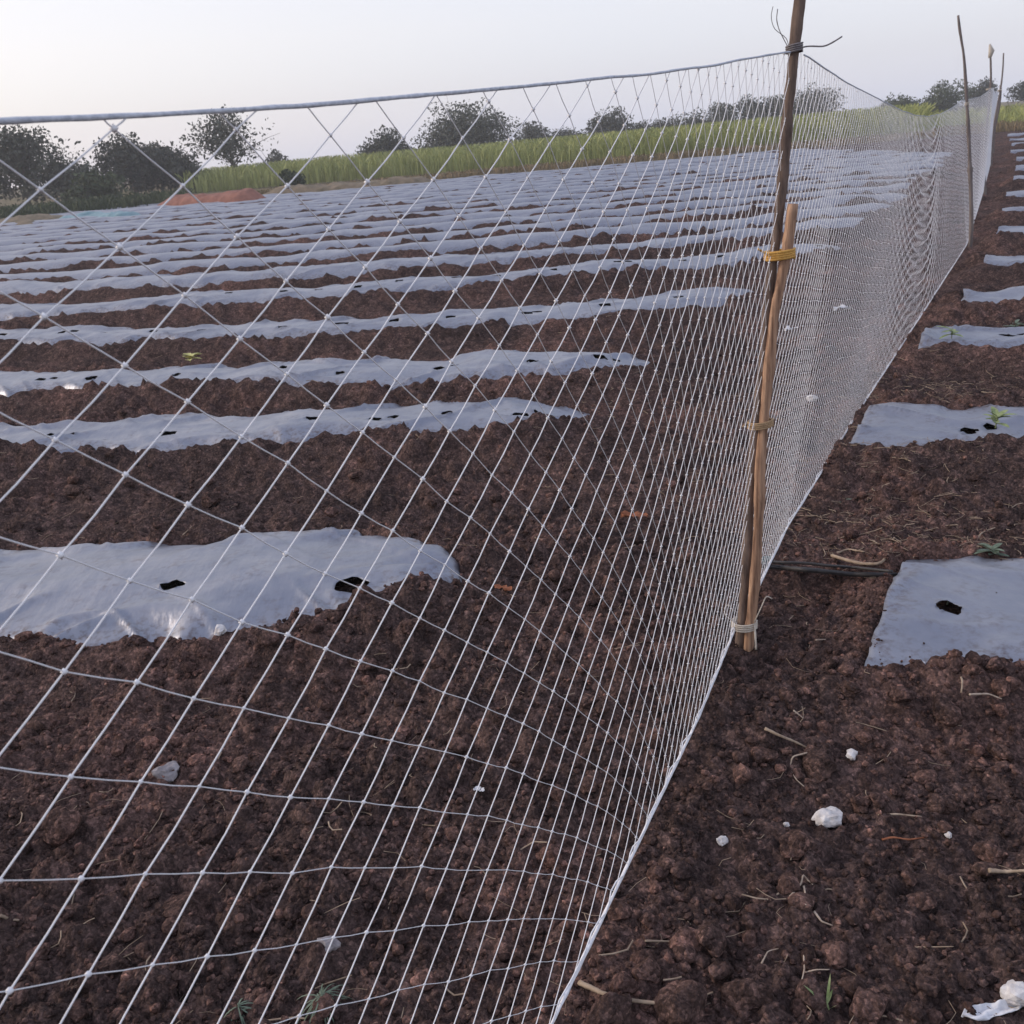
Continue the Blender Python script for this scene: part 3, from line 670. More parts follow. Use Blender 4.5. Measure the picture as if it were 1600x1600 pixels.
lashed_post()
def thin_post(base, pts, r0, r1, label, knob=None, cap=None):
    root = empty('fence_post', (base[0], base[1], 0.0))
    P = spline([facing(px, py, base) for (px, py) in pts], 60); t = np.linspace(0, 1, 60); r = r0 + (r1 - r0) * t + 0.0015 * np.sin(t * 31)
    if knob: r = r + 0.010 * np.exp(-((t - knob) / .01) ** 2)
    attach(MB().tube(P, r, 8, 0.08).build('pole', M['farpole']), root)
    mb = MB(); ring_tie(mb, P[int(60 * 0.36)], r0 + .010, 3, 0.004, 0.1, 1.0, 0.03); attach(mb.build('tie', M['string']), root)
    if cap: attach(MB().tube(np.array([P[0] + [0, 0, -.02], P[0] + [0.01, 0, .05], P[0] + [-.01, 0, .13]]), [0.05, 0.075, 0.03], 8, 0.3).build('cloth_cap', M['tarp']), root)
    tag(root, label, 'post', 'fence posts'); return root
thin_post(P2B, [(1497, 24), (1500, 50), (1506, 85), (1509, 130), (1512, 180), (1515, 245), (1517, 300), (1518, 350), (1515, 400)], 0.011, 0.023, 'slim bare pole curving sideways, alone above the sagging net edge', 0.63)
b3 = np.array([8.2 + .02, 16.4, 0.0]); b4 = np.array([11.6, 23.0, 0]); b5 = np.array([14.3, 28.3, 0])
def straight(base, dx, hgt, r0, r1, label, **k):
    root = empty('fence_post', tuple(base)); t = np.linspace(0, 1, 30)
    P = np.stack([base[0] + dx * (1 - t) + 0.03 * np.sin(t * 7), base[1] + 0 * t, hgt - (hgt + .1) * t], 1)
    attach(MB().tube(P, r0 + (r1 - r0) * t, 8, 0.08).build('pole', M['farpole']), root)
    mb = MB(); ring_tie(mb, np.array([base[0] + dx * .75, base[1], 1.6]), r1 + .012, 3, 0.005); attach(mb.build('tie', M['string']), root)
    if k.get('cap'):
        attach(MB().tube(np.array([P[0] + [0, 0, -.10], P[0] + [0.02, 0, .0], P[0] + [-.02, 0, .10]]), [0.02, 0.04, 0.012], 8, 0.3).build('cloth_cap', M['string']), root)
    tag(root, label, 'post', 'fence posts')
straight(b3, -0.12, 2.15, 0.014, 0.026, 'thin pole with a small rag knotted round its tip', cap=True)
straight(b4, 0.06, 2.35, 0.015, 0.03, 'short thin pole standing behind the one with the rag')
straight(b5, 0.05, 1.75, 0.03, 0.04, 'corner pole where the white net ends')
# a twine knot where the net foot is pegged
c = gnd(1197, 876, 0.05); mb = MB(); ring_tie(mb, c, 0.018, 4, 0.004, 0.3, 0.9, 0.02); mb.tube(spline([c, c + [0.05, -.01, -.01], c + [0.08, .01, -.03]], 10), 0.004, 6, 0.1)
tag(mb.build('twine_knot', M['teal'], loc=tuple(c)), 'dark teal twine knot pegging the net foot to the drip pipe', 'twine')

# ------------------------------------------------------------------ drip pipe
def gz(x, y): return float(ground_z(np.array([x]), np.array([y]))[0])
def on(px, py, l):
    p = gnd(px, py, 0.03); return gnd(px, py, gz(p[0], p[1]) + l)
pts = [on(px, py, .035) for px, py in ((1186, 884), (1220, 887), (1255, 890), (1290, 893), (1325, 897), (1360, 898))] + [gnd(1396, 898, 0.045), gnd(1450, 905, 0.0)]
tag(MB().tube(spline(pts, 40), 0.0085, 10, 0.03).build('drip_pipe', M['pipe'], loc=tuple(pts[0])), 'black drip irrigation pipe running from net foot under the blue-grey sheet', 'pipe')
pts2 = [on(px, py, .03) for px, py in ((1200, 878), (1230, 879), (1260, 880), (1295, 884), (1330, 886), (1365, 890), (1394, 893))]
tag(MB().tube(spline(pts2, 30), 0.005, 8, 0.03).build('thin_pipe', M['pipe'], loc=tuple(pts2[0])), 'thinner dark hose lying against the black drip pipe', 'pipe')

# ------------------------------------------------------------------ stones and big clods
def rock(name, px, py, size, mat, label, cat, seed, group=None, flat=0.75, sx=1.0):
    p = gnd(px, py, 0.02); p = gnd(px, py, gz(p[0], p[1])); V = lumpy(I3[0], seed, 0.42)
    V = V * (1 + 0.07 * np.sin(V[:, :1] * 9 + seed) * np.sin(V[:, 1:2] * 8) + 0.05 * np.sin(V[:, 2:] * 17 + seed))
    V = V * np.array([size * sx, size, size * flat]); z = gz(p[0], p[1]) + size * flat * 0.35
    attrs = {'tint': np.full(len(V), 0.4 + 0.4 * random.random())}
    o = mesh_np(name, V, I3[1], 3, mat, False, attrs=attrs); o.location = (p[0], p[1], z + (0.008 if mat is M['stone'] else 0)); o.rotation_euler = (0, 0, seed)
    tag(o, label, cat, group)
rock('white_stone', 1290, 1278, 0.032, M['stone'], 'largest chalky white stone on the bare soil', 'stone', 3, flat=0.8)
rock('white_stone', 1329, 1188, 0.014, M['stone'], 'small white stone beside the large dark clod', 'stone', 5)
rock('white_stone', 1481, 1319, 0.010, M['stone'], 'round white pebble lying alone on open soil', 'stone', 8)
rock('white_stone', 1229, 1291, 0.008, M['stone'], 'tiny white chip next to the largest chalky stone', 'stone', 9)
rock('white_stone', 1128, 1316, 0.013, M['stone'], 'pointed white stone with dry stalk across it', 'stone', 12)
rock('white_stone', 1437, 1053, 0.010, M['stone'], 'white pebble at the lower edge of the blue-grey sheet', 'stone', 14, flat=0.6)
rock('white_stone', 1588, 1566, 0.026, M['stone'], 'pale crusty stone beside the white plastic shred', 'stone', 17)
rock('white_stone', 348, 1012, 0.022, M['stone'], 'white stone on the soil below the tongued sheet', 'stone', 19)
rock('white_stone', 434, 988, 0.016, M['stone'], 'smaller white stone touching the tongued sheet edge', 'stone', 20)
rock('grey_stone', 516, 1478, 0.022, M['greystone'], 'pale grey stone behind the net beside the grey weed', 'stone', 22)
rock('grey_stone', 265, 1215, 0.035, M['greystone'], 'bluish grey stone behind the net on dark soil', 'stone', 24)
rock('white_stone', 1268, 628, 0.03, M['stone'], 'white stone among litter behind the net in the furrow', 'stone', 26)
for i, (px, py, s) in enumerate([(1276, 1200, .040), (1190, 1200, .03), (1110, 1470, .034), (1165, 1560, .045), (1240, 1340, .034), (1345, 1250, .028), (1470, 1262, .03), (1060, 1590, .04), (1355, 1580, .04), (1420, 1500, .028), (1550, 1330, .03), (1475, 1080, .034), (1180, 1085, .028), (1330, 1075, .026), (950, 1580, .04), (1010, 1520, .026), (1560, 1190, .026)]):
    rock('soil_clod', px, py, s, M['clod'], 'fist-sized rounded clod of dark soil outside the net', 'clod', 40 + i, 'big clods outside the net', 0.8, 1.15)
for i, (px, py, s) in enumerate([(90, 1300, .05), (60, 1140, .045), (280, 1420, .04), (640, 980, .035), (200, 1010, .045), (560, 1020, .04), (420, 1010, .04), (700, 790, .045), (330, 790, .05), (120, 770, .05), (560, 760, .04)]):
    rock('soil_clod', px, py, s, M['clod'], 'fist-sized rounded clod of dark soil inside the net', 'clod', 70 + i, 'big clods inside the net', 0.75, 1.2)

# ------------------------------------------------------------------ straws, roots, scraps
def stalk(name, pix, rad, mat, label, cat='straw', lift=0.012):
    P = []
    for (px, py) in pix:
        p = gnd(px, py, 0.02); p = gnd(px, py, gz(p[0], p[1]) + lift); P.append(p)
    Q = spline(P, 6 * len(P)); t = np.linspace(0, 1, len(Q))
    tag(MB().tube(Q, rad * (1 - 0.5 * t), 6, 0.15).build(name, mat, loc=tuple(Q[0])), label, cat)
stalk('dry_stalk', [(1195, 1138), (1220, 1150), (1245, 1160), (1268, 1172)], 0.0042, M['straw'], 'broken tan stalk lying above the curled root')
stalk('curled_root', [(1262, 1176), (1238, 1182), (1234, 1200), (1244, 1218), (1262, 1234)], 0.0022, M['root'], 'thin root curled into a hook round a clod', 'root', 0.018)
stalk('dry_stalk', [(1090, 1288), (1108, 1300), (1130, 1318)], 0.002, M['root'], 'straight pale stalk crossing the pointed white stone')
stalk('forked_root', [(1234, 1402), (1252, 1380), (1255, 1366), (1262, 1375), (1270, 1382)], 0.0028, M['root'], 'small forked root bent like a wishbone', 'root')
stalk('dry_stalk', [(1256, 1385), (1259, 1400), (1259, 1414)], 0.0024, M['root'], 'short upright root stub below the wishbone root', 'root')
stalk('dry_stalk', [(1272, 1424), (1284, 1440), (1301, 1446)], 0.0026, M['root'], 'short pale curved root below the forked root', 'root')
stalk('dry_stalk', [(1378, 1312), (1395, 1308), (1420, 1312), (1450, 1308)], 0.0026, M['deadleaf'], 'reddish dry stalk near the round white pebble')
stalk('dry_stalk', [(1372, 1274), (1400, 1272), (1440, 1276)], 0.003, M['straw'], 'brown stalk half buried beside the largest white stone')
stalk('dry_stalk', [(1008, 1470), (1045, 1471), (1085, 1474)], 0.0022, M['straw'], 'thin straight straw by the bottom rope of the net')
stalk('dry_stalk', [(1405, 1484), (1430, 1480), (1490, 1479)], 0.0016, M['straw'], 'long thin straw on open soil near plastic shred')
stalk('dry_stalk', [(1190, 1505), (1200, 1486), (1216, 1482)], 0.0018, M['root'], 'thin hooked root among the straw litter', 'root')
stalk('dry_stalk', [(1256, 1490), (1257, 1515), (1252, 1535)], 0.002, M['root'], 'pale upright rootlet with a side branch', 'root')
stalk('dry_stalk', [(1256, 1520), (1275, 1515), (1296, 1515)], 0.0018, M['root'], 'side rootlet lying across soil by the upright rootlet', 'root')
stalk('broken_stick', [(905, 1535), (950, 1556), (1000, 1565), (1065, 1570)], 0.0052, M['straw'], 'tan broken stick crossing under the net bottom rope', 'stick')
stalk('dry_stalk', [(1545, 1360), (1570, 1362), (1610, 1360)], 0.005, M['straw'], 'short tan reed piece on reddish soil')
stalk('dry_stalk', [(1515, 1085), (1545, 1084), (1565, 1092)], 0.003, M['root'], 'pale bent root near the lower edge of blue-grey sheet', 'root')
stalk('dry_stalk', [(1498, 1046), (1504, 1065), (1502, 1082)], 0.004, M['straw'], 'thick tan stub standing by the blue-grey sheet edge')
stalk('dry_stalk', [(1275, 1000), (1290, 999)], 0.0025, M['root'], 'tiny pale straw on smooth soil beside the lashed post')
stalk('dry_stalk', [(1240, 1110), (1255, 1122)], 0.0024, M['root'], 'short white root on soil below the lashed post', 'root')
stalk('forked_branch', [(1300, 868), (1340, 880), (1375, 882), (1392, 862), (1396, 842)], 0.0065, M['straw'], 'thick forked dry branch lying above the drip pipe', 'branch', 0.02)
stalk('dry_stalk', [(1298, 868), (1325, 858), (1350, 862)], 0.005, M['straw'], 'tan husk strip beside the forked dry branch')
stalk('dry_stalk', [(1521, 850), (1534, 832), (1556, 824)], 0.004, M['straw'], 'bent tan stalk by the small weed', 'straw')
def scrap(name, px, py, L, W, mat, label, cat, seed, ang=0.0, lift=0.012, z=None, curl=0.35):
    r = np.random.default_rng(seed); p = gnd(px, py, 0.02); p = gnd(px, py, gz(p[0], p[1]))
    nu, nv = 22, 12; U, W_ = np.meshgrid(np.linspace(-1, 1, nu), np.linspace(-1, 1, nv), indexing='ij')
    wid = W * (0.55 + 0.5 * np.sqrt(np.clip(1 - U ** 2, 0, 1))) * (1 + 0.7 * vn(U * 3 + seed, np.sign(W_) * 3, seed)); wid = wid * np.clip((1.05 - np.abs(U)) * 4, 0.15, 1)
    x = U * L + 0.15 * L * vn(W_ * 2, U * 2, seed + 2); y = W_ * wid
    z_ = curl * W * (W_ ** 2) + 0.9 * W * fbm(U * 2.2 + seed, W_ * 1.6, seed + 4, 3) + lift
    X = p[0] + x * cos(ang) - y * sin(ang); Y = p[1] + x * sin(ang) + y * cos(ang); Z = gz(p[0], p[1]) + np.maximum(z_, -0.004)
    i_, j_ = np.meshgrid(np.arange(nu - 1), np.arange(nv - 1), indexing='ij'); q = i_ * nv + j_
    o = mesh_np(name, np.stack([X.ravel(), Y.ravel(), Z.ravel()], 1), np.stack([q, q + nv, q + nv + 1, q + 1], -1).reshape(-1, 4), 4, mat, True, loc=tuple(p))
    md = o.modifiers.new('thickness', 'SOLIDIFY'); md.thickness = 0.001
    tag(o, label, cat)
scrap('dead_leaf', 992, 808, 0.055, 0.022, M['deadleaf'], 'orange brown dead leaf lying behind the net', 'leaf', 3, -0.2)
scrap('dead_leaf', 787, 928, 0.035, 0.014, M['deadleaf'], 'reddish curled leaf inside the net past the tongued sheet', 'leaf', 5, -0.6)
scrap('plastic_shred', 1548, 1590, 0.055, 0.012, M['scrap'], 'white plastic shred half buried beside the crusty stone', 'plastic', 7, 0.1, 0.008)
scrap('plastic_shred', 1315, 487, 0.07, 0.035, M['scrap'], 'white plastic scrap on furrow soil behind the sagging net', 'plastic', 9, 0.2, 0.03)
scrap('plastic_shred', 1236, 523, 0.05, 0.028, M['scrap'], 'white plastic scrap beside the bamboo stake, behind the net', 'plastic', 11, -0.2, 0.03)
scrap('plastic_shred', 749, 1242, 0.014, 0.007, M['scrap'], 'small white plastic bit stuck in soil behind the net', 'plastic', 13, -0.3)
stalk('dry_stalk', [(0, 1430), (15, 1436), (30, 1438)], 0.004, M['straw'], 'pale dry stalk behind the net at dark clods', 'straw')
def litter():
    V, F, cnt = [], [], 0; mb = MB()
    n = 900; a = np.radians(rng.uniform(-40, 42, n)); r = 1.3 * (9 / 1.3) ** rng.random(n); x = r * np.sin(a); y = -0.4 + r * np.cos(a)
    xc, yc = [1.35, 1.75, 2.4, 2.3, 1.5], [3.25, 3.9, 4.9, 5.3, 3.3]
    for k in range(900):
        j = random.randrange(5); x = np.append(x, random.gauss(xc[j], .32)); y = np.append(y, random.gauss(yc[j], .25))
    x = np.append(x, rng.normal(1.0, .45, 260)); y = np.append(y, rng.normal(5.0, .6, 260))
    Z, D, Ff = ground_z(x, y, True, True)
    for i in range(len(x)):
        if D[i] > 0: continue
        L = random.uniform(0.02, 0.09); an = random.uniform(0, 6.28); bend = random.uniform(-.8, .8)
        p = np.array([x[i], y[i], Z[i] + 0.006]); d = np.array([cos(an), sin(an), random.uniform(-.15, .35)]) * L; s = np.array([-sin(an), cos(an), 0]) * L * bend * .4
        mb.tube(np.array([p - d * .5, p - d * .15 + s * .7, p + d * .2 + s, p + d * .5]), random.choice((.0007, .0009, .0012, .0020)), 3, 0, cap=False)
    o = mb.build('straw_litter', M['straw']); o['kind'] = 'stuff'; o['label'] = 'scattered dry straw bits and rootlets over the soil'; o['category'] = 'straw'
litter()

# ------------------------------------------------------------------ weeds and seedlings
def leaf_strip(mb, p0, d, L, wd, droop, n=6, twist=0.0):
    d = np.array(d, float); d /= np.linalg.norm(d); side = np.cross(d, [0, 0, 1.0]); side /= np.linalg.norm(side) + 1e-9
    pts = []; p = np.array(p0, float); v = d.copy()
    for i in range(n):
        t = i / (n - 1); wv = wd * (sin(pi * min(1, 0.12 + t * 0.88)) ** 0.7) * (1 if i < n - 1 else 0.1)
        pts.append((p - side * wv / 2, p + np.array([0, 0, -wv * .15]), p + side * wv / 2)); v = v + np.array([0, 0, -droop / n]); v /= np.linalg.norm(v); p = p + v * L / (n - 1)
    for i in range(n - 1):
        a, b = pts[i], pts[i + 1]; mb.quad(a[0], a[1], b[1], b[0]); mb.quad(a[1], a[2], b[2], b[1])
def weed(name, px, py, n, L, wd, mat, label, z=None, up=0.5, droop=0.8, cat='weed'):
    p = gnd(px, py, 0.02 if z is None else z)
    if z is None: p = gnd(px, py, gz(p[0], p[1]))
    root = empty(name, tuple(p)); lv = MB(); st = MB()
    for k in range(n):
        a = k * 2.4 + random.random(); u = up * random.uniform(.4, 1.3); h = random.uniform(0, L * .45)
        q = p + np.array([0, 0, h]); leaf_strip(lv, q, (cos(a), sin(a), u), L * random.uniform(.35, 1.15), wd * random.uniform(.7, 1.1), droop)
    st.tube(np.array([p - [0, 0, .02], p + [0.003, 0, L * .25], p + [0, 0.003, L * .5]]), [.003, .0025, .0015], 6)
    attach(lv.build('leaves', mat), root); attach(st.build('stem', mat), root)
    tag(root, label, cat)
weed('grey_weed', 505, 1572, 90, 0.065, 0.0032, M['weed'], 'grey-green leafy weed growing just inside the net', up=0.5, droop=2.0)
weed('grey_weed', 375, 1585, 30, 0.05, 0.0035, M['weed'], 'sparse little weed inside the net by the leafy one', up=0.3, droop=1.8)
weed('small_weed', 1550, 868, 16, 0.06, 0.020, M['weed'], 'small weed at upper edge of the blue-grey sheet', up=0.6)
weed('small_weed', 1318, 790, 8, 0.04, 0.015, M['weed'], 'tiny weed on the litter strip beside the net foot', up=0.6)
weed('grass_blade', 1291, 1585, 4, 0.06, 0.007, M['seedling'], 'single green grass shoot on the bare soil', up=2.0, droop=0.3, cat='grass')
weed('seedling', 1556, 662, 12, 0.08, 0.028, M['seedling'], 'pale green seedling sprouting through second sheet outside the net', z=0.15, up=0.9, cat='seedling')
weed('seedling', 1487, 524, 10, 0.10, 0.035, M['seedling'], 'pale wilted seedling on the third sheet outside the net', z=0.14, up=0.5, cat='seedling')
weed('seedling', 1586, 512, 10, 0.08, 0.03, M['weed'], 'grey-green seedling on the soil behind the third sheet', z=0.1, up=0.6, cat='seedling')
weed('leaf_litter', 1390, 640, 12, 0.10, 0.03, M['seedling'], 'pale dry leaves at the corner of the second sheet', z=0.06, up=0.15, cat='leaves')
weed('yellow_weed', 297, 562, 12, 0.10, 0.05, M['yellowleaf'], 'yellow leafy plant in the dark furrow inside the net', z=0.1, up=0.6, cat='weed')
p = gnd(1478, 936, 0.12); weed('seedling', 1481, 936, 4, 0.03, 0.010, M['weed'], 'tiny shoot inside the hole of the blue-grey sheet', z=0.06, up=1.0, cat='seedling')

# ------------------------------------------------------------------ far field edge: banks, tarp, crop
def heap(name, x0, x1, px_y, height, mat, label, cat, depth=1.2, seed=1):
    a = gnd(x0, px_y[0]); b = gnd(x1, px_y[1]); n, mnum = 60, 12; L = b - a; d = np.array([-L[1], L[0], 0]); d /= np.linalg.norm(d)
    U, W = np.meshgrid(np.linspace(0, 1, n), np.linspace(-1, 1, mnum), indexing='ij')
    X = a[0] + L[0] * U + d[0] * W * depth; Y = a[1] + L[1] * U + d[1] * W * depth
    Z = height * (1 - W ** 4) * sst(0, .18, U) * sst(1, .8, U) * (0.9 + 0.35 * fbm(X * .9, Y * .9, seed, 4)) + 0.12 * fbm(X * 3, Y * 3, seed + 3, 3) - 0.06
    i, j = np.meshgrid(np.arange(n - 1), np.arange(mnum - 1), indexing='ij'); q = i * mnum + j
    F = np.stack([q, q + mnum, q + mnum + 1, q + 1], -1).reshape(-1, 4); c = (a + b) / 2; c[2] = 0
    tag(mesh_np(name, np.stack([X.ravel(), Y.ravel(), Z.ravel()], 1), F, 4, mat, True, loc=tuple(c)), label, cat)
heap('red_earth_bank', 250, 425, (327, 317), 0.55, M['redsoil'], 'low bank of bare red earth below the lone thin-trunked tree', 'earth bank', 0.9, 5)
heap('dry_earth_bank', 395, 700, (312, 288), 0.50, M['drybank'], 'low tan earth bank between the field and the green crop', 'earth bank', 0.9, 9)
heap('teal_tarpaulin', 95, 225, (348, 342), 0.30, M['tarp'], 'teal plastic sheeting heaped low at the field edge under dark bushes', 'tarpaulin', 0.7, 13)
heap('grey_bank', -120, 110, (362, 350), 0.40, M['drybank'], 'grey-green weedy bank at the field edge under the big trees', 'earth bank', 1.2, 15)
def crop(name, x_lo, x_hi, dlo, dhi, hfun, n, mat, label, back=(0, 2, 4, 6)):
    px = rng.uniform(x_lo, x_hi, n); dist = rng.uniform(dlo, dhi, n) + np.interp(px, [300, 700, 1000, 1600], back); V = []; 
    P = np.stack([at_range(a, 300, d) for a, d in zip(px, dist)]); P[:, 2] = 0
    hh = np.array([hfun(a) for a in px]) * rng.uniform(.4, 1.12, n); an = rng.uniform(0, 6.28, n); wd = rng.uniform(.02, .045, n)
    s = np.stack([np.cos(an), np.sin(an), 0 * an], -1); lean = np.stack([rng.normal(0, .16, n), rng.normal(0, .16, n), 0 * an], -1) * hh[:, None]
    up = np.array([0, 0, 1.0]) * hh[:, None]
    a0 = P - s * wd[:, None] / 2; a1 = P + s * wd[:, None] / 2; m0 = P + up * .65 + lean * .3 - s * wd[:, None] * .6; m1 = P + up * .65 + lean * .3 + s * wd[:, None] * .6
    t0 = P + up * .95 + lean * 1.1; t1 = t0 + s * .01 - np.array([0, 0, .06])
    V = np.stack([a0, a1, m1, m0, t1, t0], 1); f = np.array([[0, 1, 2, 3], [3, 2, 4, 5]])
    o = mesh_np(name, V.reshape(-1, 3), (f[None] + (np.arange(n) * 6)[:, None, None]).reshape(-1, 4), 4, mat, True)
    o['kind'] = 'stuff'; o['label'] = label; o['category'] = 'crop'
crop('green_crop', 290, 1440, 46, 66, lambda a: float(np.interp(a, [290, 420, 560, 760, 1000, 1300, 1440], [1.25, 1.3, 1.35, 1.3, 1.35, 1.4, 1.4])), 34000, M['crop'], 'tall green crop standing along the far field edge', (15, 9, 3, 4))
crop('verge_grass', 1380, 1900, 47, 75, lambda a: 0.9, 7000, M['crop'], 'green grass beyond the beds outside the net')
crop('dry_verge', 380, 1450, 42.5, 45.5, lambda a: 0.32, 7000, M['drygrass'], 'strip of low dry grass between beds and green crop')
crop('dry_verge', 1450, 1900, 43, 49, lambda a: 0.4, 4000, M['drygrass'], 'strip of low dry grass ending the beds outside the net')
crop('weedy_edge', -300, 300, 43, 50, lambda a: 0.6, 8000, M['leaf_mid'], 'rough dark weeds under the trees at the field edge')

# ------------------------------------------------------------------ trees
def tree(px, top, wpx, dist, mat, label, name='tree', group='trees beyond the field', lobes=9, dens=1.0, trunk=0.30, flat=0.85, sparse=0.0, lean=0.0, base_frac=0.22, leaf=1.0):
    r = np.random.default_rng(int(px * 7 + top)); T = at_range(px, top, dist); H = float(T[2]); base = np.array([T[0], T[1], 0.0])
    k = dist / cos(0.15) / FPX; W = wpx * k * 1.22
    root = empty(name, tuple(base)); bk = MB(); cz0 = H * base_frac
    cen = []
    for i in range(lobes):
        for _ in range(30):
            q = r.uniform(-1, 1, 3)
            if (q ** 2).sum() < 1: break
        z = cz0 + (H - cz0) * (0.5 + 0.40 * q[2]); wz = sqrt(max(0.05, 1 - (max(0, q[2]) * 0.75) ** 2))
        cen.append((base[0] + q[0] * W * 0.36 * wz + lean * z, base[1] + q[1] * W * 0.36 * wz, z, W * r.uniform(.14, .24)))
    cen.append((base[0] + lean * H, base[1], H - W * 0.15 * flat, W * 0.17))
    th = max(0.08, H * 0.03)
    bk.tube(spline([base - [0, 0, .2], base + [0.05 * W * .2, 0, H * .2], base + [lean * H * .4, 0, H * .45], base + [lean * H * .7, 0, H * .72]], 12), np.linspace(th, th * .35, 12), 7, 0.12)
    tr = attach(bk.build('trunk', M['bark']), root); bk = MB()
    for c in cen:
        s = base + np.array([lean * H * .3, 0, H * r.uniform(.22, .5)]); e = np.array(c[:3])
        bk.tube(spline([s, (s + e) / 2 + r.normal(0, .1, 3) * [1, 1, .3], e], 8), np.linspace(th * .4, th * .1, 8), 5, 0.1)
        for _ in range(3):
            e2 = e + r.normal(0, 1, 3) * c[3] * .5; bk.tube(np.array([s * .3 + e * .7, (e + e2) / 2, e2]), [th * .15, th * .1, th * .05], 4, 0)
    bk.build('limbs', M['bark'], tr)
    V = []
    ls = 0.17 * leaf
    for c in cen:
        n = int(140 * dens * (c[3] / 1.0) ** 1.4 * 3.0 / leaf ** 1.5 + 60); q = r.normal(size=(n, 3)); q /= np.linalg.norm(q, axis=1)[:, None]
        rad = c[3] * (0.35 + 0.8 * r.random(n) ** 0.6) * (1 + 0.25 * np.sin(q[:, 0] * 5 + c[0]) * np.sin(q[:, 2] * 6 + c[1]))
        p = np.array(c[:3]) + q * rad[:, None] * [1, 1, flat]
        if sparse: p = p[r.random(n) > sparse * np.clip((p[:, 0] - base[0]) / (W * .4) + .35, 0, 1)]
        V.append(p)
    P = np.vstack(V); P = P[P[:, 2] > 0.15]; n = len(P); a = r.normal(size=(n, 3)); a /= np.linalg.norm(a, axis=1)[:, None]; b = np.cross(a, r.normal(size=(n, 3))); b /= np.linalg.norm(b, axis=1)[:, None]
    s = ls * (0.5 + r.random(n))[:, None]
    Q = np.stack([P - a * s * .6, P + b * s * .32, P + a * s * .6, P - b * s * .32], 1)
    o = mesh_np('crown', Q.reshape(-1, 3), np.arange(n * 4).reshape(-1, 4), 4, mat, False); attach(o, root)
    tag(root, label, 'tree', group)
D_, Mi, G_ = M['leaf_dark'], M['leaf_mid'], M['leaf_grey']
tree(18, 212, 150, 62, G_, 'big grey-green tree with patchy crown at the teal sheeting end', lobes=13, dens=.85, base_frac=.1)
tree(88, 258, 90, 60, G_, 'low round tree between the big patchy tree and the dark bush', lobes=9, base_frac=.05)
tree(192, 211, 86, 64, D_, 'dark tree with a pointed side branch above the red earth bank', lobes=9, dens=1.2, base_frac=.15)
tree(240, 230, 105, 66, D_, 'broad dark tree joined to the pointed-branch tree', lobes=11, dens=1.2, base_frac=.05)
tree(284, 248, 48, 63, D_, 'small dark tree ending the clump beside the red earth bank', lobes=7, base_frac=.02)
tree(142, 268, 62, 55, Mi, 'dense dark green bush standing right behind the teal sheeting', 'bush', lobes=9, dens=1.3, base_frac=.0)
tree(350, 180, 104, 68, G_, 'lone tree with bare thin trunk and thinning crown on one side', lobes=13, dens=.55, base_frac=.38, sparse=.8)
tree(430, 236, 40, 85, G_, 'very small tree peeping over the crop by the lone tree', lobes=5, base_frac=.2)
tree(447, 268, 36, 49, Mi, 'small dark bush at the tan earth bank', 'bush', lobes=6, dens=1.3, base_frac=.0)
tree(600, 213, 80, 74, D_, 'domed dark tree standing alone between bank and tallest crop tree', lobes=9, dens=1.2, base_frac=.05)
tree(725, 177, 126, 78, G_, 'widest rounded tree beyond the crop with sky showing through its top', lobes=15, dens=1.0, base_frac=.08)
tree(672, 232, 50, 76, G_, 'low shrub leaning against the widest rounded tree', 'bush', lobes=6, base_frac=.0)
tree(835, 197, 56, 92, G_, 'small round tree next past the widest rounded tree', lobes=7, base_frac=.1)
tree(890, 207, 66, 96, G_, 'low flat-topped tree between two rounder ones beyond the crop', lobes=8, base_frac=.0)
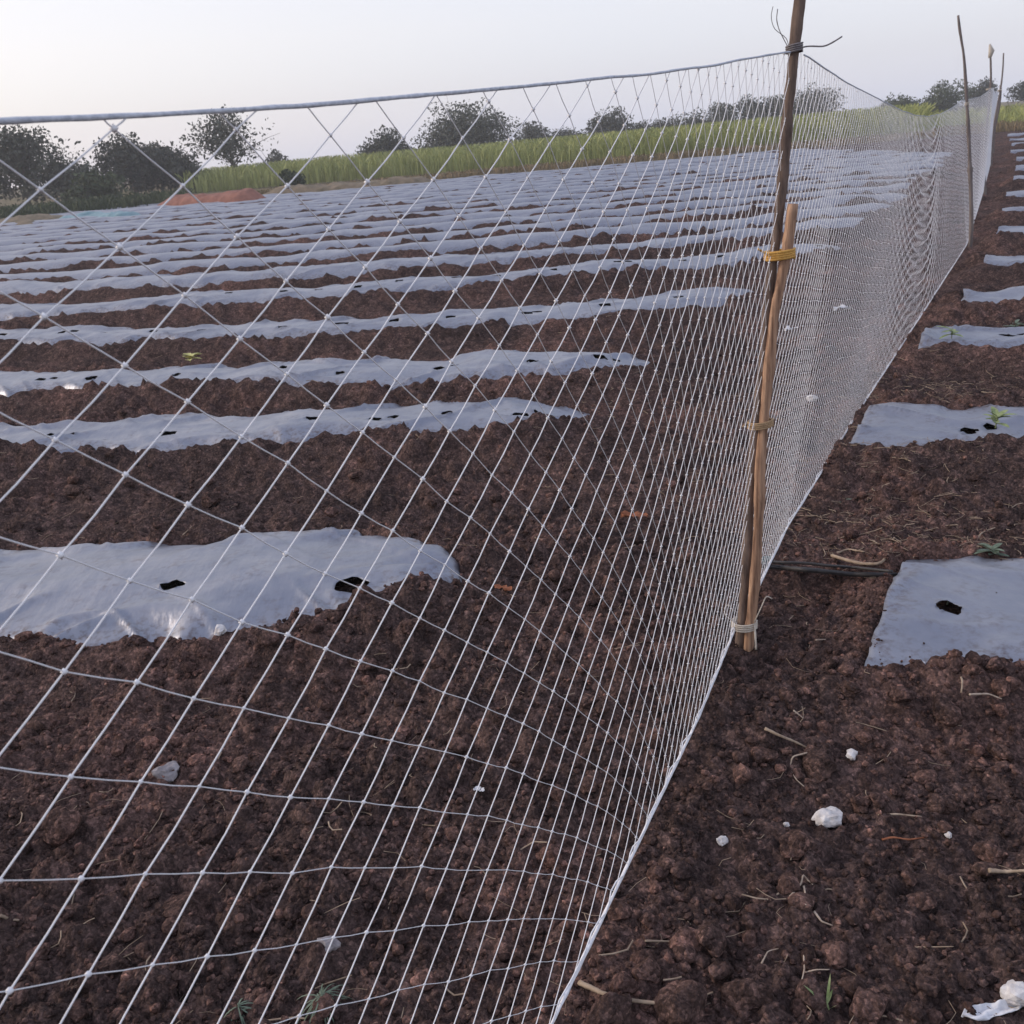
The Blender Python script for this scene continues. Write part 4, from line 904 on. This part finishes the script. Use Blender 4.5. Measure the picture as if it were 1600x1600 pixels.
tree(958, 177, 76, 92, D_, 'dark round-headed tree midway along the crop', lobes=10, dens=1.15, base_frac=.08)
tree(1003, 193, 50, 95, G_, 'short tree tucked against the dark round-headed one', lobes=6, base_frac=.0)
far = 'grey-green tree in the far row seen through the net by the lashed post'
for (a, b, c_) in ((1030, 187, 48), (1066, 190, 62), (1122, 161, 64), (1166, 157, 58), (1207, 151, 64)):
    tree(a, b, c_, 98, G_, far, group='far tree row behind the lashed post', lobes=8, base_frac=.02)
tree(1272, 145, 78, 98, G_, 'rounded tree just past the lashed post above the net', lobes=10, base_frac=.02)
tree(1412, 151, 52, 105, Mi, 'low tree above the sagging edge of the net', lobes=7, base_frac=.0)
tree(1440, 168, 90, 104, Mi, 'long low bush under the sagging net edge trees', 'bush', lobes=8, base_frac=.0)
tree(1473, 127, 58, 104, Mi, 'round tree close to the slim curved pole', lobes=8, base_frac=.0)
tree(1541, 124, 44, 110, D_, 'tree seen behind the pole with the rag', lobes=8, base_frac=.0)
tree(1606, 126, 44, 110, D_, 'dark tree on the grassy rise outside the net', lobes=8, base_frac=.0)

# ------------------------------------------------------------------ evening haze
hz = bpy.data.meshes.new('haze'); X0, X1, Y0, Y1, Z0, Z1 = -285, 285, -285, 285, -2, 13
hz.from_pydata([(X0, Y0, Z0), (X1, Y0, Z0), (X1, Y1, Z0), (X0, Y1, Z0), (X0, Y0, Z1), (X1, Y0, Z1), (X1, Y1, Z1), (X0, Y1, Z1)], [], [(3, 2, 1, 0), (4, 5, 6, 7), (0, 1, 5, 4), (1, 2, 6, 5), (2, 3, 7, 6), (3, 0, 4, 7)])
mh, n, p = newmat('haze_air'); n.nodes.remove(p); pv = nd(n, 'ShaderNodeVolumePrincipled'); pv.inputs['Color'].default_value = (0.94, 0.945, 0.97, 1); pv.inputs['Density'].default_value = 0.0014; pv.inputs['Anisotropy'].default_value = 0.2
n.links.new(pv.outputs[0], n.nodes['Material Output'].inputs['Volume']); hz.materials.append(mh)
ho = bpy.data.objects.new('haze', hz); col.objects.link(ho); ho['kind'] = 'stuff'
